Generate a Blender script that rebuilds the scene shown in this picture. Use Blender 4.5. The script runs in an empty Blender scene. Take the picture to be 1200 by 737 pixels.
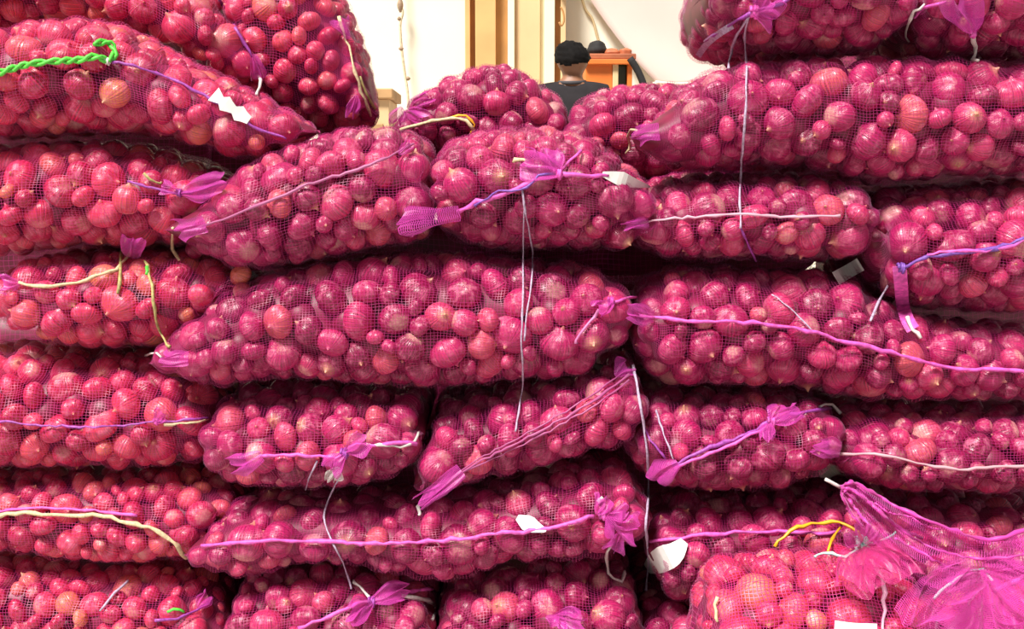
import bpy, bmesh, math, random
import numpy as np
from mathutils import Vector, Matrix, Quaternion
from mathutils.bvhtree import BVHTree

# ------------------------------------------------------------------ camera, sky, sun, exposure
SC = bpy.context.scene
COL = SC.collection
FPX = 1350.0                       # focal length in pixels of the 1200 x 737 frame
CAM = Vector((0.0, -1.755, 0.83))
PITCH = math.radians(6.8)          # looking a little down
cd = bpy.data.cameras.new('camera'); cam = bpy.data.objects.new('camera', cd); COL.objects.link(cam)
cd.sensor_width = 36.0; cd.lens = FPX / 1200.0 * 36.0; cd.clip_start = 0.02; cd.clip_end = 100
cam.location = CAM; cam.rotation_euler = (math.radians(90) - PITCH, 0, 0)
SC.camera = cam

world = bpy.data.worlds.new('daylight'); SC.world = world; world.use_nodes = True
bg = world.node_tree.nodes['Background']
bg.inputs['Color'].default_value = (1.0, 0.985, 0.97, 1); bg.inputs['Strength'].default_value = .30
sd = bpy.data.lights.new('sun', 'SUN'); sun = bpy.data.objects.new('sun', sd); COL.objects.link(sun)
sd.energy = 6.6; sd.angle = math.radians(16); sd.color = (1.0, 0.95, 0.88)
sun.rotation_euler = Vector((0.36, 0.50, -0.86)).to_track_quat('-Z', 'Y').to_euler()
sun.location = (-3, -4, 5)
vs = SC.view_settings
vs.view_transform = 'Standard'; vs.look = 'None'; vs.gamma = 1.0; vs.use_curve_mapping = False
vs.exposure = 0.20

RNG = np.random.default_rng(7)
random.seed(7)

# ------------------------------------------------------------------ helpers
def P(px, py, Y):
    """world point seen at pixel (px, py) on the vertical plane y = Y"""
    d = ray(px, py)
    t = (Y - CAM.y) / d.y
    return CAM + d * t

def ray(px, py):
    u = (px - 600.0) / FPX; v = (368.5 - py) / FPX
    c, s = math.cos(PITCH), math.sin(PITCH)
    return Vector((u, c + v * s, -s + v * c))

def tag(o, label=None, cat=None, group=None, kind=None):
    if label: o['label'] = label
    if cat: o['category'] = cat
    if group: o['group'] = group
    if kind: o['kind'] = kind
    return o

def link(name, mesh, mat=None, parent=None):
    o = bpy.data.objects.new(name, mesh); COL.objects.link(o)
    if mat is not None and mesh is not None and len(mesh.materials) == 0: mesh.materials.append(mat)
    if parent is not None: o.parent = parent
    return o

def empty(name, loc=(0, 0, 0)):
    o = bpy.data.objects.new(name, None); COL.objects.link(o); o.location = loc
    o.empty_display_size = 0.05
    return o

def np_mesh(name, verts, quads, smooth=True):
    """fast mesh from arrays; quads (n,4) or tris (n,3)"""
    verts = np.asarray(verts, np.float32).reshape(-1, 3); quads = np.asarray(quads, np.int32)
    k = quads.shape[1]; n = len(quads)
    me = bpy.data.meshes.new(name)
    me.vertices.add(len(verts)); me.vertices.foreach_set('co', verts.ravel())
    me.loops.add(n * k); me.loops.foreach_set('vertex_index', quads.ravel())
    me.polygons.add(n)
    me.polygons.foreach_set('loop_start', np.arange(0, n * k, k, dtype=np.int32))
    me.polygons.foreach_set('loop_total', np.full(n, k, np.int32))
    me.update(calc_edges=True)
    if smooth: me.polygons.foreach_set('use_smooth', np.ones(n, bool))
    return me

def bm_mesh(name, bm, smooth=False):
    me = bpy.data.meshes.new(name); bm.normal_update(); bm.to_mesh(me); bm.free()
    if smooth:
        for p in me.polygons: p.use_smooth = True
    return me

def box_bm(bm, lo, hi, bevel=0.0):
    lo = Vector(lo); hi = Vector(hi)
    r = bmesh.ops.create_cube(bm, size=1.0)
    for v in r['verts']:
        v.co = Vector((lo.x + (v.co.x + .5) * (hi.x - lo.x), lo.y + (v.co.y + .5) * (hi.y - lo.y), lo.z + (v.co.z + .5) * (hi.z - lo.z)))
    if bevel > 0:
        es = list({e for v in r['verts'] for e in v.link_edges})
        bmesh.ops.bevel(bm, geom=es, offset=bevel, segments=2, affect='EDGES', profile=0.5)

def box(name, lo, hi, mat, parent=None, bevel=0.0):
    bm = bmesh.new(); box_bm(bm, lo, hi, bevel)
    return link(name, bm_mesh(name, bm), mat, parent)

def tube_mesh(name, pts, rad, sides=6, taper=None):
    """round cord along points; rad number or list"""
    pts = [Vector(p) for p in pts]; n = len(pts)
    rads = rad if isinstance(rad, (list, tuple)) else [rad] * n
    verts = []; quads = []
    up = None
    for i, p in enumerate(pts):
        t = (pts[min(i + 1, n - 1)] - pts[max(i - 1, 0)])
        if t.length < 1e-9: t = Vector((0, 0, 1))
        t.normalize()
        if up is None:
            up = t.orthogonal().normalized()
        up = (up - t * up.dot(t))
        if up.length < 1e-6: up = t.orthogonal()
        up.normalize(); sd_ = t.cross(up)
        for k in range(sides):
            a = 2 * math.pi * k / sides
            verts.append(p + (up * math.cos(a) + sd_ * math.sin(a)) * rads[i])
    for i in range(n - 1):
        for k in range(sides):
            a = i * sides + k; b = i * sides + (k + 1) % sides
            quads.append((a, b, b + sides, a + sides))
    c0 = len(verts); verts += [pts[0], pts[-1]]
    me = bpy.data.meshes.new(name)
    faces = quads + [(c0, (k + 1) % sides, k) for k in range(sides)] + \
        [(c0 + 1, (n - 1) * sides + k, (n - 1) * sides + (k + 1) % sides) for k in range(sides)]
    me.from_pydata([tuple(v) for v in verts], [], faces)
    for p_ in me.polygons: p_.use_smooth = True
    return me

def catmull(pts, per=6):
    pts = [Vector(p) for p in pts]
    if len(pts) < 3: 
        return [pts[0].lerp(pts[-1], i / per) for i in range(per + 1)]
    ext = [pts[0] * 2 - pts[1]] + pts + [pts[-1] * 2 - pts[-2]]
    out = []
    for i in range(1, len(ext) - 2):
        p0, p1, p2, p3 = ext[i - 1:i + 3]
        for k in range(per):
            t = k / per
            out.append(0.5 * ((2 * p1) + (p2 - p0) * t + (2 * p0 - 5 * p1 + 4 * p2 - p3) * t * t + (3 * p1 - p0 - 3 * p2 + p3) * t ** 3))
    out.append(pts[-1])
    return out

# ------------------------------------------------------------------ materials
def new_mat(name):
    m = bpy.data.materials.new(name); m.use_nodes = True
    nt = m.node_tree; b = nt.nodes['Principled BSDF']
    return m, nt, b

def simple(name, col, rough=0.6, noise=0.0, scale=20.0, bump=0.0, sheen=0.0, spec=0.5):
    m, nt, b = new_mat(name)
    b.inputs['Roughness'].default_value = rough
    b.inputs['Specular IOR Level'].default_value = spec
    if sheen: b.inputs['Sheen Weight'].default_value = sheen
    c = (*col, 1)
    if noise > 0 or bump > 0:
        tc = nt.nodes.new('ShaderNodeTexCoord'); n = nt.nodes.new('ShaderNodeTexNoise')
        n.inputs['Scale'].default_value = scale; n.inputs['Detail'].default_value = 5
        nt.links.new(tc.outputs['Object'], n.inputs['Vector'])
        r = nt.nodes.new('ShaderNodeValToRGB')
        r.color_ramp.elements[0].position = .3; r.color_ramp.elements[1].position = .7
        r.color_ramp.elements[0].color = (*[x * (1 - noise) for x in col], 1)
        r.color_ramp.elements[1].color = (*[min(1, x * (1 + noise)) for x in col], 1)
        nt.links.new(n.outputs['Fac'], r.inputs['Fac']); nt.links.new(r.outputs['Color'], b.inputs['Base Color'])
        if bump:
            bp = nt.nodes.new('ShaderNodeBump'); bp.inputs['Strength'].default_value = bump; bp.inputs['Distance'].default_value = .01
            nt.links.new(n.outputs['Fac'], bp.inputs['Height']); nt.links.new(bp.outputs['Normal'], b.inputs['Normal'])
    else:
        b.inputs['Base Color'].default_value = c
    return m

def onion_mat(name, ramp, seed):
    m, nt, b = new_mat(name); N = nt.nodes.new; L = nt.links.new
    tc = N('ShaderNodeTexCoord'); oi = N('ShaderNodeObjectInfo')
    sep = N('ShaderNodeSeparateXYZ'); L(tc.outputs['Object'], sep.inputs[0])
    # skin colour of this onion
    cr = N('ShaderNodeValToRGB'); L(oi.outputs['Random'], cr.inputs['Fac'])
    els = cr.color_ramp.elements
    els[0].position = ramp[0][0]; els[0].color = (*ramp[0][1], 1)
    els[1].position = ramp[-1][0]; els[1].color = (*ramp[-1][1], 1)
    for p, c in ramp[1:-1]:
        e = els.new(p); e.color = (*c, 1)
    # random offset so that no two onions share their marks
    off = N('ShaderNodeVectorMath'); off.operation = 'MULTIPLY_ADD'
    comb = N('ShaderNodeCombineXYZ')
    for k in range(3): L(oi.outputs['Random'], comb.inputs[k])
    L(comb.outputs[0], off.inputs[0]); off.inputs[1].default_value = (91.0, 57.0, 133.0); L(tc.outputs['Object'], off.inputs[2])
    # meridian streaks
    at = N('ShaderNodeMath'); at.operation = 'ARCTAN2'; L(sep.outputs['Y'], at.inputs[0]); L(sep.outputs['X'], at.inputs[1])
    mul = N('ShaderNodeMath'); mul.operation = 'MULTIPLY_ADD'; L(at.outputs[0], mul.inputs[0]); mul.inputs[1].default_value = 4.0
    L(oi.outputs['Random'], mul.inputs[2])
    st = N('ShaderNodeTexNoise'); st.noise_dimensions = '1D'; st.inputs['Scale'].default_value = 2.2; st.inputs['Detail'].default_value = 4
    L(mul.outputs[0], st.inputs['W'])
    str_r = N('ShaderNodeMapRange'); L(st.outputs['Fac'], str_r.inputs['Value'])
    str_r.inputs['From Min'].default_value = .3; str_r.inputs['From Max'].default_value = .75
    str_r.inputs['To Min'].default_value = .5; str_r.inputs['To Max'].default_value = 1.35
    sm = N('ShaderNodeVectorMath'); sm.operation = 'SCALE'; L(cr.outputs['Color'], sm.inputs[0]); L(str_r.outputs[0], sm.inputs['Scale'])
    # papery pale patches
    nz = N('ShaderNodeTexNoise'); nz.inputs['Scale'].default_value = 1.7; nz.inputs['Detail'].default_value = 7; nz.inputs['Roughness'].default_value = .68; nz.inputs['Distortion'].default_value = .6
    L(off.outputs[0], nz.inputs['Vector'])
    pr = N('ShaderNodeMapRange'); L(nz.outputs['Fac'], pr.inputs['Value'])
    pr.inputs['From Min'].default_value = .50; pr.inputs['From Max'].default_value = .68; pr.inputs['To Max'].default_value = .62
    mx = N('ShaderNodeMix'); mx.data_type = 'RGBA'; L(pr.outputs[0], mx.inputs['Factor']); L(sm.outputs[0], mx.inputs['A'])
    mx.inputs['B'].default_value = (.86, .24, .40, 1)
    # pale root plate at one pole, dry straw neck at the other
    po = N('ShaderNodeMapRange'); zj = N('ShaderNodeMath'); zj.operation = 'MULTIPLY_ADD'; nz2 = N('ShaderNodeTexNoise'); nz2.inputs['Scale'].default_value = 4.0; L(off.outputs[0], nz2.inputs['Vector']); L(nz2.outputs['Fac'], zj.inputs[0]); zj.inputs[1].default_value = -.35; L(sep.outputs['Z'], zj.inputs[2]); zk = N('ShaderNodeMath'); zk.operation = 'ADD'; L(zj.outputs[0], zk.inputs[0]); zk.inputs[1].default_value = .17; L(zk.outputs[0], po.inputs['Value'])
    po.inputs['From Min'].default_value = -.66; po.inputs['From Max'].default_value = -.95; po.inputs['To Max'].default_value = .85
    mx2 = N('ShaderNodeMix'); mx2.data_type = 'RGBA'; L(po.outputs[0], mx2.inputs['Factor']); L(mx.outputs['Result'], mx2.inputs['A'])
    mx2.inputs['B'].default_value = (.74, .42, .36, 1)
    pn = N('ShaderNodeMapRange'); L(sep.outputs['Z'], pn.inputs['Value'])
    pn.inputs['From Min'].default_value = .86; pn.inputs['From Max'].default_value = 1.02; pn.inputs['To Max'].default_value = .85
    mx3 = N('ShaderNodeMix'); mx3.data_type = 'RGBA'; L(pn.outputs[0], mx3.inputs['Factor']); L(mx2.outputs['Result'], mx3.inputs['A'])
    mx3.inputs['B'].default_value = (.66, .33, .20, 1)
    L(mx3.outputs['Result'], b.inputs['Base Color'])
    b.inputs['Roughness'].default_value = .34
    b.inputs['Specular IOR Level'].default_value = .65
    bp = N('ShaderNodeBump'); bp.inputs['Strength'].default_value = .25; bp.inputs['Distance'].default_value = .05
    L(st.outputs['Fac'], bp.inputs['Height']); L(bp.outputs['Normal'], b.inputs['Normal'])
    return m

ONION_DARK = onion_mat('red_onion_skin', [(0, (.20, .003, .040)), (.35, (.34, .006, .075)), (.7, (.48, .014, .115)), (.92, (.60, .035, .13)), (1, (.64, .09, .12))], 1)
ONION_LIGHT = onion_mat('pale_and_daylit_onion_skin', [(0, (.40, .008, .045)), (.35, (.58, .016, .075)), (.7, (.72, .04, .10)), (.88, (.76, .10, .11)), (1, (.78, .22, .11))], 2)  # left sacks' stronger daylight put into the colour; also the paler front onions
CORE = simple('shade_dark_inner_onion', (.16, .006, .035), .5, .4, 25)  # shade between the onions is put into this dark colour
def net_mat(name, col, rough=.38):
    m, nt, b = new_mat(name)
    b.inputs['Base Color'].default_value = (*col, 1); b.inputs['Roughness'].default_value = rough
    b.inputs['Sheen Weight'].default_value = .4; b.inputs['Sheen Tint'].default_value = (1, .7, .95, 1)
    tr = nt.nodes.new('ShaderNodeBsdfTranslucent'); tr.inputs['Color'].default_value = (*col, 1)
    mx = nt.nodes.new('ShaderNodeMixShader'); mx.inputs[0].default_value = .3
    out = nt.nodes['Material Output']
    nt.links.new(b.outputs[0], mx.inputs[1]); nt.links.new(tr.outputs[0], mx.inputs[2]); nt.links.new(mx.outputs[0], out.inputs['Surface'])
    return m
NET = net_mat('magenta_net_thread', (.50, .02, .20))
NET_PINK = net_mat('pink_net_thread', (.66, .04, .26))
GATHER = net_mat('gathered_net', (.68, .06, .46))
LOOSE = net_mat('loose_net', (.74, .07, .46))
CORD_PINK = simple('pink_cord', (.66, .09, .42), .55, .35, 120)
CORD_PURPLE = simple('purple_cord', (.30, .05, .32), .5, .35, 250)
CORD_BLUE = simple('blue_violet_cord', (.17, .06, .34), .5, .35, 250)
CORD_STRAW = simple('straw_cord', (.62, .50, .30), .7, .3, 250)
CORD_GREY = simple('grey_twine', (.42, .33, .46), .6, .35, 250)
CORD_WHITE = simple('white_twine', (.62, .58, .56), .6, .15, 250)
GREEN = simple('green_twine', (.10, .62, .06), .5, .3, 200)
STALK = simple('dry_green_stalk', (.38, .32, .12), .6, .4, 150)
YELLOW = simple('yellow_strap', (.85, .42, .02), .4, .1, 60)
TEAL = simple('pale_teal_cord', (.40, .66, .64), .5, .2, 150)
TAG = simple('white_tag', (.80, .80, .78), .5, .08, 60)

# ------------------------------------------------------------------ the setting
M_FLOOR = simple('concrete_floor', (.46, .42, .38), .8, .18, 3.0, .2)
M_WALL = simple('cream_plaster', (.86, .82, .68), .9, .03, 2.0, .05)
M_TAN = simple('tan_painted_steel', (.72, .42, .17), .5, .10, 4.0)
M_TAN2 = simple('light_tan_painted_steel', (.80, .56, .30), .5, .06, 4.0)
M_BROWN = simple('brown_painted_steel', (.50, .25, .08), .5, .12, 6.0)
M_CREAM = simple('pale_cream_paint', (.90, .84, .62), .6, .03, 4.0)
tag(box('floor', (-7, -5, -.1), (7, 7, 0), M_FLOOR), kind='structure')
tag(box('wall_back', (-7, 6.6, 0), (7, 6.8, 4.2), M_WALL), kind='structure')

# ------------------------------------------------------------------ onion meshes (shared by all onions)
def onion_mesh(k):
    rg = np.random.default_rng(100 + k)
    sq = [0.80, 0.92, 1.0, 0.86, 1.12][k]
    prof = [(0, -.80), (.22, -.81), (.52, -.73), (.80, -.52), (.96, -.22), (1.0, .06), (.94, .34), (.77, .60), (.50, .79), (.24, .90), (.10, 1.02), (.055, 1.14), (0, 1.15)]
    S = 16; verts = [(0, 0, prof[0][1] * sq)]
    a0 = rg.uniform(0, 6.28); e = rg.uniform(.02, .07); lean = rg.uniform(-.08, .08)
    for r, z in prof[1:-1]:
        for s in range(S):
            a = 2 * math.pi * s / S
            rr = r * (1 + e * math.cos(2 * a + a0) + .02 * math.cos(5 * a + a0 * 2))
            tz = z * sq if abs(z) < .9 else z * sq - (0.05 if z > 0 else 0)
            verts.append((rr * math.cos(a) + lean * max(0, z) ** 2, rr * math.sin(a), tz))
    verts.append((lean, 0, prof[-1][1] * sq))
    faces = []
    R = len(prof) - 2
    for s in range(S): faces.append((0, 1 + (s + 1) % S, 1 + s))
    for i in range(R - 1):
        for s in range(S):
            a = 1 + i * S + s; b = 1 + i * S + (s + 1) % S
            faces.append((a, b, b + S, a + S))
    last = len(verts) - 1
    for s in range(S): faces.append((last, 1 + (R - 1) * S + s, 1 + (R - 1) * S + (s + 1) % S))
    me = bpy.data.meshes.new('onion'); me.from_pydata(verts, [], faces)
    for p in me.polygons: p.use_smooth = True
    return me
ONIONS = {}
for key, mt in (('dark', ONION_DARK), ('light', ONION_LIGHT)):
    ONIONS[key] = []
    for k in range(5):
        me = onion_mesh(k); me.materials.append(mt); ONIONS[key].append(me)

# low lump used for the onions packed deeper inside
_bm = bmesh.new(); bmesh.ops.create_icosphere(_bm, subdivisions=2, radius=1.0)
_bm.verts.index_update()
LUMP_V = np.array([v.co[:] for v in _bm.verts]); LUMP_F = np.array([[v.index for v in f.verts] for f in _bm.faces]); _bm.free()

# ------------------------------------------------------------------ sacks: outline stations -> rounded bag surface
PITCH_NET = 0.0053
def interp(pts, x):
    """smooth (monotone-ish) interpolation of an outline"""
    xs = np.array([p[0] for p in pts], float); ys = np.array([p[1] for p in pts], float)
    m = np.gradient(ys, xs)
    i = np.clip(np.searchsorted(xs, x) - 1, 0, len(xs) - 2)
    h = xs[i + 1] - xs[i]; t = np.clip((x - xs[i]) / h, 0, 1)
    return (ys[i] * (1 + 2 * t) * (1 - t) ** 2 + m[i] * h * t * (1 - t) ** 2 + ys[i + 1] * t * t * (3 - 2 * t) + m[i + 1] * h * t * t * (t - 1))

def envelope(sp):
    T, B, yf, D = sp['T'], sp['B'], sp['yf'], sp['D']
    Ys = yf + min(D, .12)
    x0, x1 = T[0][0], T[-1][0]
    px = np.linspace(x0, x1, 500)
    tp = interp(T, px)
    tw = np.array([P(a, b, Ys)[:] for a, b in zip(px, tp)])
    if B == 'floor':
        zb = np.full(len(px), 0.002); xw = tw[:, 0]
    else:
        bt = interp(B, px)
        bw = np.array([P(a, b, Ys)[:] for a, b in zip(px, bt)])
        zb = bw[:, 2]; xw = (tw[:, 0] + bw[:, 0]) / 2
    zt = tw[:, 2]
    mid = (zt + zb) / 2; hh = np.maximum((zt - zb) / 2, .004)
    cap = np.ones(len(px))
    cl, c_r = sp['cap']
    dl = np.clip((px - x0) / cl, 0, 1); dr = np.clip((x1 - px) / c_r, 0, 1)
    cap = np.sqrt(np.clip(1 - (1 - dl) ** 2, 0, 1)) * np.sqrt(np.clip(1 - (1 - dr) ** 2, 0, 1))
    if B == 'floor':                       # keep the base on the floor while the ends round off
        zt2 = zb + (zt - zb) * (.35 + .65 * cap); mid = (zt2 + zb) / 2 * 1.0; hh = (zt2 - zb) / 2 * np.maximum(cap, .02)
    else:
        hh = hh * np.maximum(cap, .02)
    hm = hh.max()
    hd = D * np.clip(hh / hm, .02, 1) ** sp.get('k', .55)
    f = sp.get('f', .6)
    yc = yf + hd * f + D * (1 - f)
    # arc-length stations along the bag
    seg = np.sqrt(np.diff(xw) ** 2 + np.diff(hh) ** 2 + np.diff(hd) ** 2 * .5); s = np.concatenate([[0], np.cumsum(seg)])
    M = int(s[-1] / PITCH_NET)
    si = np.linspace(0, s[-1], M)
    X = np.interp(si, s, xw); Z = np.interp(si, s, mid); H = np.interp(si, s, hh); W = np.interp(si, s, hd); YC = np.interp(si, s, yc)
    # ring
    th = np.linspace(0, 2 * math.pi, 2001); e = 2.0 / sp.get('p', 2.5)
    cy = np.sign(np.cos(th)) * np.abs(np.cos(th)) ** e; sz = np.sign(np.sin(th)) * np.abs(np.sin(th)) ** e
    ra = np.concatenate([[0], np.cumsum(np.sqrt(np.diff(cy * D) ** 2 + np.diff(sz * hm) ** 2))])
    Nn = int(ra[-1] / PITCH_NET)
    ti = np.linspace(0, ra[-1], Nn, endpoint=False)
    cyi = np.interp(ti, ra, cy); szi = np.interp(ti, ra, sz)
    G = np.zeros((M, Nn, 3))
    G[:, :, 0] = X[:, None]; G[:, :, 1] = YC[:, None] + W[:, None] * cyi[None]; G[:, :, 2] = Z[:, None] + H[:, None] * szi[None]
    # gentle slump
    rg = np.random.default_rng(sp['seed'])
    G[:, :, 2] += .004 * np.sin(X * 9 + rg.uniform(0, 6))[:, None] * np.clip(H / hm, 0, 1)[:, None] * (0 if B == 'floor' else 1)
    sp.update(G=G, cen=np.stack([X, YC, Z], 1)[:, None, :], hm=hm, X=X, Z=Z, H=H, YC=YC, W=W)
    normals(sp)

def normals(sp):
    G = sp['G']
    du = np.gradient(G, axis=0)
    dv = (np.roll(G, -1, 1) - np.roll(G, 1, 1))
    n = np.cross(du, dv); n /= (np.linalg.norm(n, axis=2, keepdims=True) + 1e-12)
    sgn = np.sign(((G - sp['cen']) * n).sum(2).mean())
    n *= sgn
    area = np.linalg.norm(np.cross(du, dv / 2), axis=2)
    sp.update(n=n, area=area)

def grid_quads(M, N, wrap=True):
    i = np.arange(M - 1)[:, None]; j = np.arange(N if wrap else N - 1)[None, :]
    a = i * N + j; b = i * N + (j + 1) % N
    return np.stack([a, b, b + N, a + N], -1).reshape(-1, 4)

def press_together(sacks, margin=.006):
    """where two bags would run into each other both give way to a common contact face"""
    st = 4
    for it in range(3):
        trees = []
        for sp in sacks:
            g = sp['G'][::3, ::3]; M, N = g.shape[:2]
            gf = g.reshape(-1, 3)
            q = [tuple(int(b) for b in a) for a in grid_quads(M, N)]
            trees.append((gf.min(0), gf.max(0), BVHTree.FromPolygons([tuple(a) for a in gf], q), np.sign(_outward(sp))))
        moves = []
        for a, sp in enumerate(sacks):
            g = sp['G'][::st, ::st]; nn = sp['n'][::st, ::st]; M, N = g.shape[:2]
            disp = np.zeros((M, N, 3))
            for b, (lo, hi, tr, sg) in enumerate(trees):
                if a == b: continue
                if (trees[a][0] > hi).any() or (trees[a][1] < lo).any(): continue
                ins = ((g > lo - margin) & (g < hi + margin)).all(2)
                for i, j in zip(*np.nonzero(ins)):
                    v = Vector(g[i, j])
                    loc, nrm, _, dist = tr.find_nearest(v, .12)
                    if loc is None: continue
                    s = (v - loc).dot(nrm) * sg
                    pen = margin - s if s > -.10 else 0
                    if pen > 0 and dist < .10:
                        m = np.array(nrm) * sg * pen * .5
                        # give way inward only
                        k = min(0.0, float(np.dot(m, nn[i, j])))
                        if -k > np.linalg.norm(disp[i, j]): disp[i, j] = nn[i, j] * k
            moves.append(disp)
        for sp, d in zip(sacks, moves):
            if not d.any(): continue
            for _ in range(1):
                d = np.where(np.abs(d) > 0, d, d)
            G = sp['G']; M, N = G.shape[:2]; m, n_ = d.shape[:2]
            fi = np.clip(np.arange(M) / st, 0, m - 1.001); i0 = fi.astype(int); fu = (fi - i0)[:, None, None]
            i1 = np.minimum(i0 + 1, m - 1)
            fj = np.arange(N) / st; j0 = fj.astype(int) % n_; fv = (fj - np.floor(fj))[None, :, None]; j1 = (j0 + 1) % n_
            D_ = (d[i0][:, j0] * (1 - fu) * (1 - fv) + d[i1][:, j0] * fu * (1 - fv) + d[i0][:, j1] * (1 - fu) * fv + d[i1][:, j1] * fu * fv)
            for _ in range(2):
                D_ = (np.roll(D_, 1, 1) + np.roll(D_, -1, 1) + D_ * 2) / 4
            sp['G'] = G + D_
            normals(sp)

def _outward(sp):
    g = sp['G']; i = g.shape[0] // 2
    a = g[i, ::3]; b = g[i + 3, ::3]
    n = np.cross(np.roll(a, -1, 0) - a, b - a)
    c = a.mean(0)
    # sign that turns polygon normals (a, a_next, b_next, b order) outward
    return ((a - c) * n).sum()

EYES = [CAM, CAM + Vector((-.5, .05, 0)), CAM + Vector((.5, .05, 0)), CAM + Vector((0, 0, .3)), CAM + Vector((0, .1, -.25))]

def coarse_bvh(sp, shrink=.90):
    G = sp['G']; cen = sp['cen']
    g = cen + (G - cen) * shrink
    g = g[::6, ::6]
    M, N = g.shape[:2]
    return g.reshape(-1, 3), grid_quads(M, N)

def visible_mask(sp, bvhs):
    G, n = sp['G'], sp['n']
    st = 5
    g = G[::st, ::st]; nn = n[::st, ::st]
    M, N = g.shape[:2]
    vis = np.zeros((M, N), bool)
    others = [b for k, b in bvhs if k is not sp]
    for i in range(M):
        for j in range(N):
            p = Vector(g[i, j]); nv = Vector(nn[i, j])
            for e in EYES:
                d = e - p; L = d.length; d /= L
                if nv.dot(d) < -.12: continue
                o = p + nv * .012
                if all(b.ray_cast(o, d, L - .05)[0] is None for b in others):
                    vis[i, j] = True; break
    # grow one coarse cell, then back to the fine grid
    gr = vis.copy()
    for di in (-1, 0, 1):
        for dj in (-1, 0, 1):
            sh = np.roll(vis, dj, 1)
            if di == 1: sh = np.vstack([sh[:1], sh[:-1]])
            if di == -1: sh = np.vstack([sh[1:], sh[-1:]])
            gr |= sh
    Mi = np.minimum(np.arange(G.shape[0]) // st, M - 1); Nj = np.minimum(np.arange(G.shape[1]) // st, N - 1)
    sp['vis'] = gr[Mi][:, Nj]

def pack(sp, mask, classes, depth=0.0, tight=.82):
    """dart throwing of onions under the bag surface: returns centres, radii, normals"""
    G, n, area = sp['G'], sp['n'], sp['area']
    rg = np.random.default_rng(sp['seed'] * 13 + int(depth * 1e4))
    w = (area * mask).ravel(); tot = w.sum(); w = w / tot
    Gf = G.reshape(-1, 3); nf = n.reshape(-1, 3)
    hloc = np.repeat(np.minimum(sp['H'], sp['W']), G.shape[1])
    C = np.zeros((1200, 3)); R = np.zeros(1200); NN = np.zeros((1200, 3)); cnt = 0
    for (r0, r1, frac, tries) in classes:
        capn = int(frac * tot / (math.pi * ((r0 + r1) / 2) ** 2)) + 1
        idx = rg.choice(len(w), size=tries, p=w); rr = rg.uniform(r0, r1, tries)
        made = 0
        for q in range(tries):
            if made >= capn or cnt >= 1190: break
            i = idx[q]; r = rr[q]
            if hloc[i] < (r * .75 if depth == 0 else r + depth + .004): continue
            c = Gf[i] - nf[i] * (r * .95 + depth + rg.uniform(0, .004))
            if cnt:
                d2 = ((C[:cnt] - c) ** 2).sum(1)
                if (d2 < (tight * (R[:cnt] + r)) ** 2).any(): continue
            C[cnt] = c; R[cnt] = r; NN[cnt] = nf[i]; cnt += 1; made += 1
    C = C[:cnt]; R = R[:cnt]; NN = NN[:cnt]
    # drop those that would poke out where the bag is thin or pressed flat
    sub = G[::2, ::2].reshape(-1, 3).astype(np.float32); keep = np.zeros(cnt, bool)
    for a in range(0, cnt, 64):
        d = np.sqrt(((C[a:a + 64, None, :].astype(np.float32) - sub[None]) ** 2).sum(2).min(1))
        keep[a:a + 64] = d > (R[a:a + 64] * .64 if depth == 0 else R[a:a + 64] + .012)
    return C[keep], R[keep], NN[keep]

def drape(sp, C, R):
    """net pulled over the onions: membrane above obstacles"""
    G, n = sp['G'], sp['n']
    M, N = G.shape[:2]
    h = np.full((M, N), -.016)
    Gf = G.reshape(-1, 3); nf = n.reshape(-1, 3); hf = h.ravel()
    sel = np.nonzero(sp['vis'].ravel())[0]
    Gs = Gf[sel]; ns = nf[sel]; hs = np.full(len(sel), -.016)
    for c, r in zip(C, R):
        near = np.nonzero((np.abs(Gs[:, 0] - c[0]) < r * 1.2) & (np.abs(Gs[:, 1] - c[1]) < r * 2.0) & (np.abs(Gs[:, 2] - c[2]) < r * 2.0))[0]
        if not len(near): continue
        q = c - Gs[near]; tn = (q * ns[near]).sum(1); lat2 = (q * q).sum(1) - tn ** 2
        re = r * 1.045
        ok = lat2 < re * re
        t = tn[ok] + np.sqrt(re * re - lat2[ok])
        k = near[ok]; hs[k] = np.maximum(hs[k], np.clip(t, -.016, .008))
    hf[sel] = hs; h = hf.reshape(M, N)
    obs = h.copy()
    for it in range(14):
        a = (np.roll(h, 1, 1) + np.roll(h, -1, 1)); b = np.vstack([h[:1], h[:-1]]) + np.vstack([h[1:], h[-1:]])
        h = np.maximum(obs, (a + b) / 4)
    fade = np.clip(np.minimum(sp['H'], sp['W']) / .02, 0, 1)[:, None]
    sp['S'] = G + n * ((h + .0016) * fade)[:, :, None]

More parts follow.
